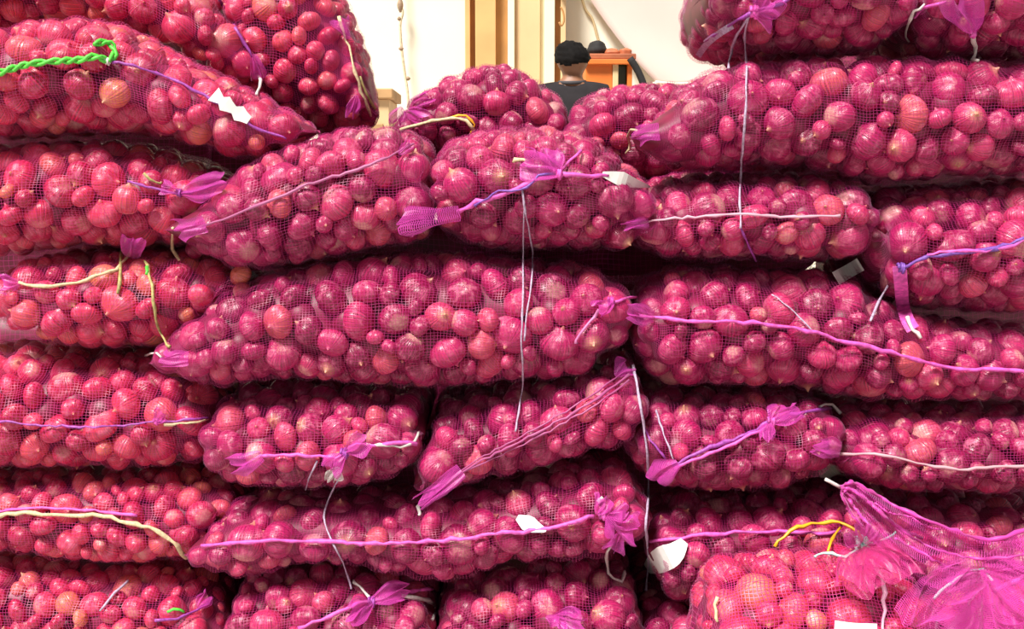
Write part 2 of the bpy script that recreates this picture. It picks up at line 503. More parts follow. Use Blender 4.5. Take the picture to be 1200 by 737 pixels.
def net_mesh(name, S, n, vis, w, wrap=True, wob=.0011):
    """two families of flat threads with open holes between them"""
    M, N = S.shape[:2]
    rg = np.random.default_rng(M * 7 + N)
    def soft():
        a = rg.normal(size=(M, N))
        for _ in range(6): a = (np.roll(a, 1, 0) + np.roll(a, -1, 0) + np.roll(a, 1, 1) + np.roll(a, -1, 1) + a) / 5
        return (a / a.std())[:, :, None]
    d0 = np.gradient(S, axis=0); d1 = np.gradient(S, axis=1) if not wrap else (np.roll(S, -1, 1) - np.roll(S, 1, 1)) / 2
    S = S + np.clip(soft(), -2, 2) * d0 * .22 + np.clip(soft(), -2, 2) * d1 * .22
    du = np.gradient(S, axis=0)
    dv = (np.roll(S, -1, 1) - np.roll(S, 1, 1)) if wrap else np.gradient(S, axis=1)
    def unit(a): return a / (np.linalg.norm(a, axis=2, keepdims=True) + 1e-9)
    tu = unit(du); tv = unit(dv)
    nn = unit(np.cross(tu, tv))
    sv = unit(np.cross(nn, tu)); su = unit(np.cross(nn, tv))
    lv = np.linalg.norm(dv, axis=2, keepdims=True) * .5
    w1 = np.minimum(w, lv * .22)
    V = []; Q = []
    base = 0
    ids = np.arange(M * N).reshape(M, N)
    # threads along the bag
    V.append((S - sv * w1 / 2).reshape(-1, 3)); V.append((S + sv * w1 / 2).reshape(-1, 3))
    ok = vis[:-1] & vis[1:]
    a = ids[:-1][ok]; b = ids[1:][ok]
    Q.append(np.stack([a, b, b + M * N, a + M * N], 1)); base = 2 * M * N
    # threads around the bag
    lu = np.linalg.norm(du, axis=2, keepdims=True)
    w2 = np.minimum(w, lu * .5)
    S2 = S + nn * .0004
    V.append((S2 - su * w2 / 2).reshape(-1, 3)); V.append((S2 + su * w2 / 2).reshape(-1, 3))
    nxt = np.roll(ids, -1, 1); ok = vis & np.roll(vis, -1, 1)
    if not wrap: ok[:, -1] = False
    a = ids[ok] + base; b = nxt[ok] + base
    Q.append(np.stack([a, b, b + M * N, a + M * N], 1))
    V = np.concatenate(V); Q = np.concatenate(Q)
    used = np.unique(Q); remap = np.zeros(len(V), np.int32); remap[used] = np.arange(len(used))
    return np_mesh(name, V[used], remap[Q])

SIZES = {
    'mid':   [(.028, .033, .26, 320), (.0225, .0275, .9, 2600), (.018, .022, .6, 2200), (.0135, .017, .35, 1000)],
    'small': [(.023, .027, .2, 320), (.0185, .0225, .9, 2800), (.0145, .018, .6, 2200), (.011, .014, .35, 900)],
    'big':   [(.029, .033, .30, 300), (.024, .0285, .7, 1500), (.018, .0235, .6, 1500), (.013, .0175, .4, 900)],
}

def build_sack(sp):
    G = sp['G']
    base = Vector((float(sp['X'].mean()), float(sp['YC'].mean()), float((sp['Z'] - sp['H']).min())))
    root = empty('onion_sack', base); tag(root, sp['label'], 'sack', sp.get('group', 'filled onion sacks in the pile'))
    sp['root'] = root; sp['base'] = base
    back = sp['key'][0] == 'K'
    inv = Vector(base)
    if back:                                # added gap-darkening row: no onions made singly
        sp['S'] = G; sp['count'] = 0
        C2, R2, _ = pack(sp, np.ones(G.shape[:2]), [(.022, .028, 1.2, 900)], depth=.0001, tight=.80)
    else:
        C, R, NN = pack(sp, sp['vis'], SIZES[sp.get('size', 'mid')])
        drape(sp, C, R)
        rg = np.random.default_rng(sp['seed'] + 500)
        lib = ONIONS[sp.get('tone', 'dark')]
        for c, r in zip(C, R):
            o = bpy.data.objects.new('onion', lib[int(rg.integers(0, 5))]); COL.objects.link(o)
            o.parent = root; o.location = Vector(c) - inv
            q = Quaternion(rg.normal(size=4)); q.normalize()
            o.rotation_mode = 'QUATERNION'; o.rotation_quaternion = q
            o.scale = (r * rg.uniform(.96, 1.06), r * rg.uniform(.96, 1.06), r * rg.uniform(.92, 1.03))
        sp['count'] = len(C)
        C2, R2, _ = pack(sp, np.ones(G.shape[:2]), [(.026, .034, 1.2, 700)], depth=.020, tight=.74)
    # the onions deeper in the bag, joined: lumps around an added closed shell that blocks light
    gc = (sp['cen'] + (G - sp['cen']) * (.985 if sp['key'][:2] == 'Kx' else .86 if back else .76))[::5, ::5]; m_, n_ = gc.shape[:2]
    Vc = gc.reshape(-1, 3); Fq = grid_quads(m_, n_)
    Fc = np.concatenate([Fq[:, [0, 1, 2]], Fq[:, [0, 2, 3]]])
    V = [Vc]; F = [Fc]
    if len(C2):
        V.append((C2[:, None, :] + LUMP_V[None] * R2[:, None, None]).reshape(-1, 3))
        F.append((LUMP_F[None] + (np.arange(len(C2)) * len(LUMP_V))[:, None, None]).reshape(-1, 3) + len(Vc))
    tag(link('packed_onions_and_shell', np_mesh('packed_onions_and_shell', np.concatenate(V) - np.array(base), np.concatenate(F)), CORE, root), kind='stuff')
    if back:
        sp['netq'] = 0
        vv = sp['vis'][::2, ::2]
        if vv.any(): link('mesh_net', net_mesh('mesh_net', (G + sp['n'] * .003)[::2, ::2] - np.array(base), None, vv, .0007), NET, root)
        return
    me = net_mesh('mesh_net', sp['S'] - np.array(base), sp['n'], sp['vis'], sp.get('w', .00045))
    o = link('mesh_net', me, NET_PINK if sp.get('tone') == 'light' else NET, root)
    sp['netq'] = len(me.polygons)

F_ = 'floor'
SACKS = {}
def S(key, label, T, B, yf, D, cap, **kw):
    d = dict(key=key, label=label, T=T, B=B, yf=yf, D=D, cap=cap, seed=len(SACKS) + 11); d.update(kw); SACKS[key] = d

# left column
S('A2', 'bright sack at the top left, behind the sack with the green twine',
  [(-150, -50), (0, -70), (100, -70), (180, -50), (250, -10), (295, 45), (312, 78)], [(-150, 60), (0, 50), (60, 35), (150, 55), (220, 85), (280, 104), (312, 98)], .30, .20, (60, 22), tone='light')
S('A3', 'steep bright sack at the top against the white wall, left of the hanging rope',
  [(262, -30), (320, -75), (385, -40), (420, 30), (440, 95), (446, 125)], [(262, 130), (330, 150), (400, 160), (446, 150)], .36, .17, (40, 20), tone='light', size='small')
S('L1', 'large sloping sack carrying a bright green twisted twine and a white tag',
  [(-160, 70), (-60, 35), (0, 30), (60, 15), (130, 20), (200, 58), (280, 98), (340, 130), (376, 153)], [(-160, 150), (0, 163), (100, 155), (180, 162), (250, 180), (300, 193), (340, 182), (376, 160)], .05, .20, (80, 14), tone='light')
S('L2', 'sack at the left edge directly below the one with green twine',
  [(-150, 190), (0, 163), (80, 157), (160, 166), (230, 188), (290, 215)], [(-150, 290), (0, 303), (100, 291), (200, 289), (290, 265)], .07, .22, (60, 55), tone='light')
S('L3', 'short sack at the left edge with green sprigs and a straw cord on its face',
  [(-8, 330), (30, 298), (90, 288), (200, 288), (270, 300), (305, 312)], [(-8, 350), (20, 386), (60, 408), (110, 414), (170, 411), (250, 400), (305, 382)], .07, .28, (14, 45), tone='light', k=.35)
S('L4', 'sack at the left edge with a thin straight purple cord across its middle',
  [(-150, 420), (0, 412), (80, 408), (180, 415), (250, 438), (280, 455)], [(-150, 550), (0, 553), (100, 554), (200, 547), (280, 530)], .07, .22, (60, 50), tone='light')
S('L5', 'sack at the left edge with a straw-coloured cord sagging across it',
  [(-150, 560), (0, 556), (60, 546), (200, 546), (285, 562)], [(-150, 640), (0, 642), (80, 652), (200, 656), (285, 640)], .07, .22, (60, 50), tone='light', size='small')
S('L6', 'bottom left corner sack of small pale red onions',
  [(-150, 650), (0, 645), (100, 653), (200, 660), (280, 682)], F_, .06, .22, (60, 50), tone='light', size='small')
# middle column
S('C1', 'sack tilting up to the right, left of the rounded pink bow sack',
  [(203, 262), (230, 240), (260, 213), (320, 170), (400, 148), (460, 150), (500, 165), (522, 190)], [(203, 274), (230, 291), (290, 320), (380, 312), (450, 297), (500, 280), (522, 262)], .00, .20, (12, 30))
S('C2', 'rounded sack tied with a purple cord, pink bow and white tag',
  [(490, 190), (520, 165), (580, 148), (640, 146), (700, 160), (745, 195), (768, 215)], [(490, 240), (520, 280), (570, 301), (640, 303), (700, 299), (740, 290), (768, 260)], .00, .30, (22, 25), k=.35)
S('C3', 'longest sack across the middle, with two grey strings hanging over it',
  [(188, 415), (230, 365), (290, 327), (400, 302), (520, 294), (620, 301), (700, 315), (747, 345)], [(188, 423), (240, 450), (320, 447), (480, 455), (600, 446), (700, 428), (747, 385)], .00, .17, (10, 30))
S('C4', 'small rounded sack with a magenta bow, under the left half of the longest sack',
  [(240, 480), (270, 457), (340, 449), (420, 449), (500, 462)], [(240, 530), (265, 560), (330, 575), (400, 577), (460, 566), (500, 545)], .00, .30, (20, 20), k=.35)
S('C5', 'sack slanting up to the right with its puckered pink seam, under the longest sack',
  [(486, 540), (505, 490), (560, 460), (640, 437), (700, 415), (740, 420), (757, 445)], [(486, 588), (510, 582), (560, 568), (620, 553), (690, 534), (735, 520), (757, 490)], .00, .30, (14, 20), k=.35)
S('C6', 'long sack with a bright pink cord and a ruffled knot at its right end',
  [(228, 632), (260, 602), (300, 582), (400, 580), (500, 581), (560, 572), (620, 557), (690, 540), (735, 548), (760, 575)], [(228, 642), (290, 668), (360, 652), (420, 655), (470, 668), (520, 677), (600, 655), (700, 648), (760, 615)], .00, .17, (12, 25))
S('C7', 'bottom row sack with a pink and white bow, below the long pink-corded sack',
  [(262, 700), (285, 672), (340, 656), (420, 657), (480, 671), (520, 692)], F_, .00, .30, (25, 25), k=.35)
S('C8', 'bottom row rounded sack left of the dark gap, without any cord across its top',
  [(504, 695), (540, 670), (600, 655), (680, 650), (735, 668), (760, 695)], F_, .00, .30, (25, 25), k=.35)
# right column
S('R0a', 'topmost sack on the right with a pink bow and a long grey string hanging down',
  [(825, -45), (870, -70), (1000, -70), (1068, -40)], [(825, 35), (850, 54), (880, 64), (960, 68), (1030, 60), (1068, 35)], .02, .30, (22, 22), k=.35)
S('R0b', 'top right corner sack with a pale pink tuft hanging over its front',
  [(1062, -30), (1100, -65), (1250, -65), (1320, -30)], [(1062, 40), (1090, 60), (1150, 70), (1250, 70), (1320, 40)], .02, .30, (22, 22), k=.35)
S('R1', 'long sack under the two topmost sacks on the right',
  [(738, 156), (770, 133), (800, 100), (835, 77), (900, 68), (1060, 62), (1200, 74), (1330, 82)], [(738, 168), (790, 201), (870, 195), (960, 199), (1020, 215), (1100, 213), (1330, 208)], .02, .17, (8, 40))
S('R2', 'flattened sack with a pale seam along it, right of the pink bow sack',
  [(725, 256), (760, 220), (800, 202), (880, 197), (960, 200), (1010, 217), (1027, 240)], [(725, 270), (760, 299), (820, 310), (900, 309), (960, 313), (1005, 300), (1027, 265)], .02, .30, (8, 16), k=.35)
S('R3', 'sack at the right edge with a blue-violet cord and a hanging pink strap',
  [(1003, 255), (1030, 225), (1080, 213), (1150, 213), (1260, 220), (1290, 250)], [(1003, 282), (1020, 330), (1060, 360), (1130, 371), (1220, 374), (1290, 330)], .01, .30, (15, 20), k=.35)
S('R4', 'long sack on the right with a pink cord running down to the right',
  [(735, 350), (770, 320), (820, 310), (900, 313), (1000, 326), (1030, 348), (1100, 372), (1200, 379), (1300, 385)], [(735, 400), (760, 440), (830, 449), (930, 452), (1000, 467), (1100, 470), (1200, 469), (1300, 460)], .02, .17, (15, 40))
S('R5', 'small rounded sack with a pink and purple tie, right of the dark gap',
  [(728, 480), (760, 457), (820, 454), (900, 453), (960, 464), (984, 485)], [(728, 530), (750, 555), (800, 577), (860, 580), (930, 574), (965, 545), (984, 510)], .01, .30, (18, 18), k=.35)
S('R6', 'sack at the right edge with a pale seam, above the loose pink net',
  [(952, 515), (985, 483), (1040, 474), (1100, 475), (1200, 475), (1290, 490)], [(952, 527), (985, 555), (1040, 575), (1100, 580), (1200, 583), (1290, 560)], .00, .28, (8, 30), k=.4)
S('R7', 'long low sack behind the loose pink net, with a white tag at its left end',
  [(754, 605), (790, 584), (860, 583), (930, 577), (1000, 578), (1100, 584), (1200, 588), (1300, 592)], [(754, 655), (780, 688), (860, 691), (1000, 690), (1200, 690), (1300, 690)], .02, .17, (20, 20))
S('R8', 'half hidden bottom sack beside the dark gap, behind the pale front sack',
  [(735, 718), (770, 700), (830, 695), (900, 697), (1000, 695), (1080, 705)], F_, .02, .30, (25, 25), k=.35)
S('R9', 'upright sack in the very front with large pale pink onions and a gathered neck',
  [(806, 715), (830, 672), (880, 657), (950, 652), (1010, 648), (1060, 668), (1092, 715)], F_, -.25, .13, (20, 20), tone='light', size='big', w=.0008)
S('R10', 'front sack in the bottom right corner, its loose pink net mouth open',
  [(1083, 735), (1110, 705), (1180, 690), (1260, 690), (1340, 720)], F_, -.25, .13, (20, 20), tone='light', size='big', w=.0012)
# behind
S('B1', 'mound-shaped sack behind the middle column, in front of the tan pillar',
  [(460, 142), (490, 112), (530, 86), (580, 73), (620, 84), (650, 105), (674, 132)], [(460, 172), (500, 190), (560, 195), (620, 195), (674, 182)], .46, .20, (18, 20), k=.4)
S('B2', 'dark sack behind the middle column, below the person',
  [(656, 135), (690, 108), (740, 97), (800, 96), (900, 104), (970, 130)], [(656, 185), (690, 205), (750, 216), (900, 222), (970, 200)], .42, .20, (18, 30), k=.4)

# added second row: sacks put in to block light and darken the gaps
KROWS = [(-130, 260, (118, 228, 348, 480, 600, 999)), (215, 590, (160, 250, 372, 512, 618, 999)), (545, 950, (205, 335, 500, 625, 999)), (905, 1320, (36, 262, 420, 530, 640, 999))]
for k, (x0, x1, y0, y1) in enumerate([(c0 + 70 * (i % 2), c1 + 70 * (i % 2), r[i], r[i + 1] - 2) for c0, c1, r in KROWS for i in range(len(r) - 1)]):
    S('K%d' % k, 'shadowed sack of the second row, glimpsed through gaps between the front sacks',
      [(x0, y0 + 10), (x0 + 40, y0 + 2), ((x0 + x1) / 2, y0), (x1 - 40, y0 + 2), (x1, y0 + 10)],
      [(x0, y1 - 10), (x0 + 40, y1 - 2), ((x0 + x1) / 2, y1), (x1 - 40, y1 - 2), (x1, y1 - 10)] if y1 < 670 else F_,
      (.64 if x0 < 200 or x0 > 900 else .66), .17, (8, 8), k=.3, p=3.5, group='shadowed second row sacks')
for k, (x0, x1, y0) in enumerate([(650, 860, 232), (390, 610, 400)]):  # further sacks added behind to close bright slits
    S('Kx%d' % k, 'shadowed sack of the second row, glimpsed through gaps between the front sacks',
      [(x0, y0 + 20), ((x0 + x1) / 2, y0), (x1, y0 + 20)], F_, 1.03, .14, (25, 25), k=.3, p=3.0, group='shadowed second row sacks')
for sp in SACKS.values(): envelope(sp)
press_together(list(SACKS.values()))
BV = []
for sp in SACKS.values():
    v, q = coarse_bvh(sp)
    BV.append((sp, BVHTree.FromPolygons([tuple(a) for a in v], [tuple(int(b) for b in a) for a in q])))
for sp in SACKS.values(): visible_mask(sp, BV)
for sp in SACKS.values(): build_sack(sp)
import time
print('ONIONS', sum(sp['count'] for sp in SACKS.values()), 'NETQUADS', sum(sp['netq'] for sp in SACKS.values()))

# ------------------------------------------------------------------ cords, knots, tufts, tags on the sacks
SURF = []
for sp in SACKS.values():
    g = sp['S'][::2, ::2]; M_, N_ = g.shape[:2]
    SURF.append((sp, BVHTree.FromPolygons([tuple(a) for a in g.reshape(-1, 3)], [tuple(int(b) for b in a) for a in grid_quads(M_, N_)])))
TREE = {sp['key']: t for sp, t in SURF}

def depth_at(px, py, key=None):
    """distance along the view ray to the sack surface seen there"""
    d = ray(px, py).normalized(); best = None
    for sp, t in SURF:
        if key and sp['key'] != key: continue
        h = t.ray_cast(CAM, d, 6)
        if h[0] is not None and (best is None or h[3] < best): best = h[3]
    return best

def on_surface(pts, key, lift=.004, step=7, smooth=3):
    """points that follow the face of a sack, stretched over the hollows between onions"""
    dense = catmull([(p[0], p[1], 0) for p in pts], 8)
    out = [dense[0]]; 
    for p in dense[1:]:
        if (p - out[-1]).length >= step: out.append(p)
    if (out[-1] - dense[-1]).length > 1: out.append(dense[-1])
    ds = [depth_at(p.x, p.y, key) for p in out]
    if key:
        ds = [d if d is not None else depth_at(p.x, p.y) for d, p in zip(ds, out)]
    known = [d for d in ds if d is not None]
    if not known: known = [1.9]
    fill = known[0]; res = []
    for d in ds:
        if d is not None: fill = d
        res.append(fill)
    a = np.array(res)
    for _ in range(smooth):
        pad = np.pad(a, 1, mode='edge'); avg = (pad[:-2] + pad[2:] + a * 2) / 4
        a = np.minimum(a, avg)
    pad = np.pad(a, 1, mode='edge'); a = np.minimum(a + .0015, (pad[:-2] + pad[2:] + a) / 3)
    return [CAM + ray(p.x, p.y).normalized() * (float(d) - lift) for p, d in zip(out, a)]

PXM = 1.36e-3                                     # metres to a pixel on the sack faces
def cord(key, name, pts, mat, r=.0022, own=True, lift=None, label=None, parent=None):
    sp = SACKS[key]
    w = on_surface(pts, key if own else None, lift if lift is not None else r + .001, smooth=1 if own else 3)
    rg = random.Random(len(w) * 31 + int(pts[0][0]))
    r = r * .85
    rr = [r * rg.uniform(.6, 1.3) for _ in w]
    w = [v + Vector((rg.uniform(-1, 1), 0, rg.uniform(-1, 1))) * (.0012 + r * .3) * (.4 if 'twine' in name else 1) for v in w]
    o = link(name, tube_mesh(name, [v - sp['base'] for v in w], rr), mat, sp['root'] if parent is None else parent)
    if label: o['label'] = label
    return o

def twisted(key, name, pts, mat, r, coil):
    sp = SACKS[key]; w = on_surface(pts, key, coil + r, step=4)
    P1 = []; P2 = []
    L = 0
    for i, v in enumerate(w):
        t = (w[min(i + 1, len(w) - 1)] - w[max(i - 1, 0)]).normalized()
        n = (CAM - v).normalized(); s = t.cross(n).normalized()
        L += 1
        a = L * 1.1
        off = (s * math.cos(a) + n * math.sin(a)) * coil
        P1.append(v + off - sp['base']); P2.append(v - off - sp['base'])
    o = link(name, tube_mesh(name, P1, r), mat, sp['root'])
    link('strand', tube_mesh('strand', P2, r), mat, o)
    return o

def tuft(key, name, base, tip, width, mat=None, folds=3, amp=4.0, w0=.25, lift=.010, seed=0, rise=.012, parent=None, Y=None, wt=.00125):
    """gathered, pleated flap of net from a knot at base to a ragged edge at tip (pixels on the sack face)"""
    sp = SACKS[key]; rg = random.Random(seed + int(base[0] * 7 + base[1]))
    d0 = depth_at(*base) or 1.9
    b = CAM + ray(*base).normalized() * (d0 - lift)
    d1 = depth_at(*tip)
    d1 = d0 if d1 is None else min(max(d1, d0 - .05), d0 + .03)
    t = CAM + ray(*tip).normalized() * (d1 - lift - rise)
    if Y is not None: b = P(*base, Y[0]); t = P(*tip, Y[1])
    ax = t - b; L = ax.length; ax.normalize()
    n = (CAM - b).normalized(); side = ax.cross(n).normalized(); n = side.cross(ax).normalized()
    if n.dot(CAM - b) < 0: n = -n
    A = amp * PXM * .8; W = width * PXM / 2
    pt = .0018 if L < .09 else .003
    NS = max(10, int(L / pt)); NT = max(12, int(W * 2 * 1.5 / pt))
    f = [(rg.uniform(.6, 1.5) * folds, rg.uniform(0, 6.28), rg.uniform(.4, 1.0), rg.uniform(-2.5, 2.5)) for _ in range(4)]
    rg2 = np.random.default_rng(seed + int(base[0]))
    rag = np.interp(np.linspace(0, 1, NT), np.linspace(0, 1, 9), rg2.uniform(-.28, .10, 9))
    s = np.linspace(0, 1, NS)[:, None]; u = np.linspace(-1, 1, NT)[None, :]
    ww = W * (w0 + (1 - w0) * np.sin(np.clip(s, 0, 1) * 1.9) ** .8)
    fold = sum(am * np.sin(u * fr * math.pi + ph + tw * s) for fr, ph, am, tw in f) * A * .55 * (.25 + .75 * s)
    lat = u * ww * (1 + .15 * np.sin(s * 5 + f[0][1])) + .16 * W * np.sin(s * 4 + f[1][1]) * s + .25 * W * np.sin(u * 5 + f[2][1] + s * 3) * s
    al = s * (1 + rag[None, :] * s) * L
    belly = .09 * L * np.sin(math.pi * s)
    bb = np.array(b - sp['base'])
    S_ = bb + al[..., None] * np.array(ax) + lat[..., None] * np.array(side) + (fold + belly)[..., None] * np.array(n)
    me = net_mesh(name, S_, None, np.ones((NS, NT), bool), wt, wrap=False)
    o = link(name, me, mat or GATHER, sp['root'] if parent is None else parent)
    return o

def knot(key, at, r=5.0, mat=None, name='knot'):
    """small wound knot: a lumpy core with three turns of cord"""
    sp = SACKS[key]; d = (depth_at(*at) or 1.9) - .006
    c = CAM + ray(*at).normalized() * d - sp['base']
    R = r * PXM; rg = random.Random(int(at[0] * 3 + at[1]))
    pts = []
    for k in range(46):
        a = k * .55; z = (k / 45 - .5) * 1.3
        rad = R * (.75 + .25 * math.cos(a * .37)) * math.sqrt(max(.15, 1 - z * z))
        pts.append(c + Vector((z * R, -math.cos(a) * rad, math.sin(a) * rad)))
    return link(name, tube_mesh(name, pts, R * .30), mat or CORD_PINK, sp['root'])

def strip(key, name, pts, width, mat, lift=.008, own=False, fold=0.0, label=None, taper=None):
    """flat tag or strap along pixels, standing a little off the sack"""
    sp = SACKS[key]
    w = on_surface(pts, key if own else None, lift, step=5)
    V = []; n = len(w)
    for i, v in enumerate(w):
        t = (w[min(i + 1, n - 1)] - w[max(i - 1, 0)]).normalized()
        nr = (CAM - v).normalized(); s = t.cross(nr).normalized()
        k = i / max(1, n - 1)
        ww = width * PXM / 2 * (1.0 if taper is None else taper(k))
        for u in (-1, -.4, .3, 1):
            V.append(v + s * (u * ww) + nr * (fold * PXM * (abs(u) + .3 * math.sin(5 * k + u))) - sp['base'])
    me = np_mesh(name, [v[:] for v in V], grid_quads(n, 4, False))
    for pl in me.polygons: pl.use_smooth = False
    o = link(name, me, mat, sp['root'])
    m = o.modifiers.new('thickness', 'SOLIDIFY'); m.thickness = .0012
    if label: o['label'] = label
    return o

leaf = lambda k: max(.12, 1.15 - abs(k - .35) * (1.6 if k > .35 else 2.2))
# --- left column
twisted('L1', 'green_twine', [(-10, 88), (30, 76), (60, 72), (95, 70), (112, 66), (128, 71), (135, 60), (126, 49), (110, 52)], GREEN, .0030, .0036)
knot('L1', (126, 72), 4, CORD_WHITE)
cord('L1', 'seam_cord', [(130, 72), (165, 80), (205, 95), (250, 118), (300, 150), (335, 163)], CORD_PURPLE, .0028)
strip('L1', 'label_tag', [(250, 110), (262, 120), (276, 130), (292, 141)], 19, TAG, taper=lambda k: .75 + .3 * math.sin(17 * k + 1), own=True)
cord('A2', 'seam_cord', [(250, -10), (268, 18), (282, 42), (296, 66)], CORD_PURPLE, .0036)
tuft('A2', 'net_tuft', (297, 64), (304, 94), 22, seed=1)
cord('A2', 'cord_tail', [(302, 88), (307, 97), (302, 104), (300, 110)], CORD_WHITE, .0030, own=False)
cord('A3', 'seam_cord', [(396, 20), (408, 55), (420, 95), (434, 138)], CORD_STRAW, .0036)
tuft('A3', 'net_tuft', (408, 45), (398, 22), 24, seed=2); tuft('A3', 'net_tuft', (418, 112), (412, 138), 18, seed=3)
cord('A3', 'loose_stalk', [(422, 90), (430, 112), (440, 128)], STALK, .0030)
cord('L2', 'seam_cord', [(150, 212), (180, 221), (207, 226), (240, 222), (266, 212)], CORD_PURPLE, .0032)
tuft('L2', 'net_tuft', (212, 226), (262, 216), 26, seed=4); tuft('L2', 'net_tuft', (212, 226), (190, 218), 14, seed=5)
knot('L2', (210, 226), 4.5, CORD_PURPLE)
cord('L2', 'loose_stalk', [(168, 204), (178, 212), (190, 214)], STALK, .0026)
cord('L3', 'seam_cord', [(22, 332), (60, 336), (100, 328), (135, 316), (150, 300), (155, 288)], CORD_STRAW, .0032)
tuft('L3', 'net_tuft', (22, 332), (-2, 334), 26, seed=6); tuft('L3', 'net_tuft', (152, 302), (158, 280), 26, seed=7)
cord('L3', 'loose_stalk', [(148, 278), (142, 300), (139, 345)], STALK, .0034)
cord('L3', 'loose_stalk', [(170, 305), (178, 335), (182, 362), (187, 388), (198, 406)], STALK, .0030)
cord('L3', 'loose_stalk', [(172, 312), (172, 322)], GREEN, .0030)
cord('L4', 'seam_cord', [(-20, 492), (50, 498), (110, 500), (180, 495), (250, 489)], CORD_PURPLE, .0026)
tuft('L4', 'net_tuft', (180, 495), (192, 485), 18, seed=8); knot('L4', (183, 494), 4, CORD_PINK)
cord('L4', 'cord_tail', [(192, 498), (215, 496), (235, 493), (252, 487)], CORD_STRAW, .0026)
cord('L5', 'seam_cord', [(-20, 606), (20, 601), (60, 604), (110, 604), (150, 611), (180, 621), (203, 634), (218, 652)], CORD_STRAW, .0048)
cord('L5', 'purple_seam', [(-20, 600), (40, 596), (110, 598), (160, 605)], CORD_PINK, .0030)
cord('L6', 'seam_cord', [(118, 716), (132, 698), (150, 680)], CORD_GREY, .0026)
tuft('L6', 'net_tuft', (232, 712), (246, 694), 22, seed=9); cord('L6', 'loose_stalk', [(196, 716), (208, 714), (216, 717)], GREEN, .0032)
cord('L6', 'purple_seam', [(180, 728), (215, 722), (245, 706)], CORD_PURPLE, .0028)
# --- middle column
cord('C1', 'seam_cord', [(215, 272), (262, 257), (310, 238), (360, 216), (420, 198), (470, 176), (486, 168)], net_mat('lilac_seam', (.55, .16, .36)), .0026)
tuft('C1', 'net_tuft', (240, 262), (205, 272), 22, w0=.8, seed=10, amp=3)
cord('C1', 'cord_tail', [(204, 268), (201, 282), (206, 298), (210, 304)], CORD_STRAW, .0030, own=False)
tuft('C1', 'net_tuft', (468, 180), (482, 166), 14, seed=11)
tuft('C2', 'net_tuft', (538, 250), (470, 262), 24, w0=.7, folds=2, amp=4, lift=.016, seed=12)
cord('C2', 'seam_cord', [(536, 250), (556, 238), (580, 230), (605, 220), (630, 210), (655, 203)], CORD_PINK, .0046)
cord('C2', 'purple_seam', [(556, 240), (585, 224), (612, 222), (632, 206), (656, 203)], CORD_BLUE, .0024, lift=.009)
tuft('C2', 'bow_loop', (655, 202), (612, 188), 34, w0=.3, folds=2, amp=4, seed=13, lift=.014)
tuft('C2', 'bow_loop', (652, 202), (646, 172), 26, w0=.35, folds=2, amp=4, seed=14, lift=.014)
cord('C2', 'cord_tail', [(618, 190), (608, 186), (600, 190)], CORD_STRAW, .0034, lift=.012)
cord('C2', 'cord_tail', [(657, 200), (668, 188), (682, 176)], CORD_PINK, .0026)
cord('C2', 'cord_tail', [(655, 203), (680, 204), (712, 207)], CORD_PINK, .0048)
strip('C2', 'label_tag', [(706, 204), (722, 208), (742, 214), (762, 219)], 15, TAG, taper=leaf, lift=.012)
knot('C2', (654, 203), 6.5, CORD_PINK)
cord('C2', 'hanging_twine', [(612, 222), (614, 245), (613, 300), (613, 350), (611, 400), (613, 445), (608, 480), (604, 505)], CORD_GREY, .0019, own=False, lift=.006)
cord('C2', 'hanging_twine', [(612, 222), (617, 255), (624, 295), (623, 330), (617, 370), (614, 400)], CORD_GREY, .0017, own=False, lift=.005)
tuft('C3', 'net_tuft', (718, 352), (700, 364), 22, seed=15); knot('C3', (716, 353), 5, GATHER)
cord('C3', 'seam_cord', [(716, 354), (734, 350), (745, 348)], CORD_PINK, .0026)
cord('C3', 'seam_cord', [(702, 364), (688, 382), (674, 402)], net_mat('pale_lilac_seam', (.70, .22, .50)), .0030)
tuft('C3', 'net_tuft', (220, 420), (188, 420), 18, w0=.9, seed=16, amp=2)
cord('C3', 'cord_tail', [(190, 418), (180, 412), (172, 416)], CORD_WHITE, .0030, own=False)
tuft('C4', 'net_tuft', (306, 534), (272, 550), 26, w0=.45, folds=2, seed=17, lift=.014)
cord('C4', 'seam_cord', [(304, 533), (340, 533), (375, 534), (400, 534), (415, 521), (445, 521), (488, 519)], CORD_PINK, .0036)
tuft('C4', 'bow_loop', (404, 532), (384, 552), 24, seed=18, lift=.013); tuft('C4', 'bow_loop', (404, 530), (428, 516), 24, seed=19, lift=.013)
knot('C4', (404, 531), 6, CORD_PURPLE); tuft('C4', 'net_tuft', (396, 548), (388, 566), 20, CORD_WHITE, seed=20)
cord('C4', 'cord_tail', [(430, 520), (460, 523), (484, 520), (492, 506)], CORD_WHITE, .0034)
cord('C4', 'hanging_twine', [(372, 540), (362, 560), (358, 574)], CORD_GREY, .0017, own=False)
cord('C4', 'hanging_twine', [(398, 560), (386, 582), (380, 610), (392, 640), (404, 665), (412, 690)], CORD_GREY, .0018, own=False, lift=.006)
for q, off in enumerate((0, 7, -8)):
    cord('C5', 'seam_cord', [(738, 438 + off), (700, 466 + off), (650, 496 + off * .8), (600, 522 + off * .6), (550, 548 + off * .4), (512, 573)], net_mat('lilac_seam', (.50, .10, .30)), .0019 if q else .0028)
tuft('C5', 'net_tuft', (540, 552), (490, 592), 22, w0=.7, seed=21, lift=.013, amp=3); cord('C5', 'cord_tail', [(494, 588), (490, 598), (492, 604)], CORD_WHITE, .0034, own=False)
tuft('C5', 'net_tuft', (722, 440), (736, 424), 24, seed=22, amp=3)
cord('C6', 'seam_cord', [(236, 640), (280, 636), (330, 633), (380, 634), (440, 637), (520, 633), (590, 625), (650, 618), (695, 604)], CORD_PINK, .0042)
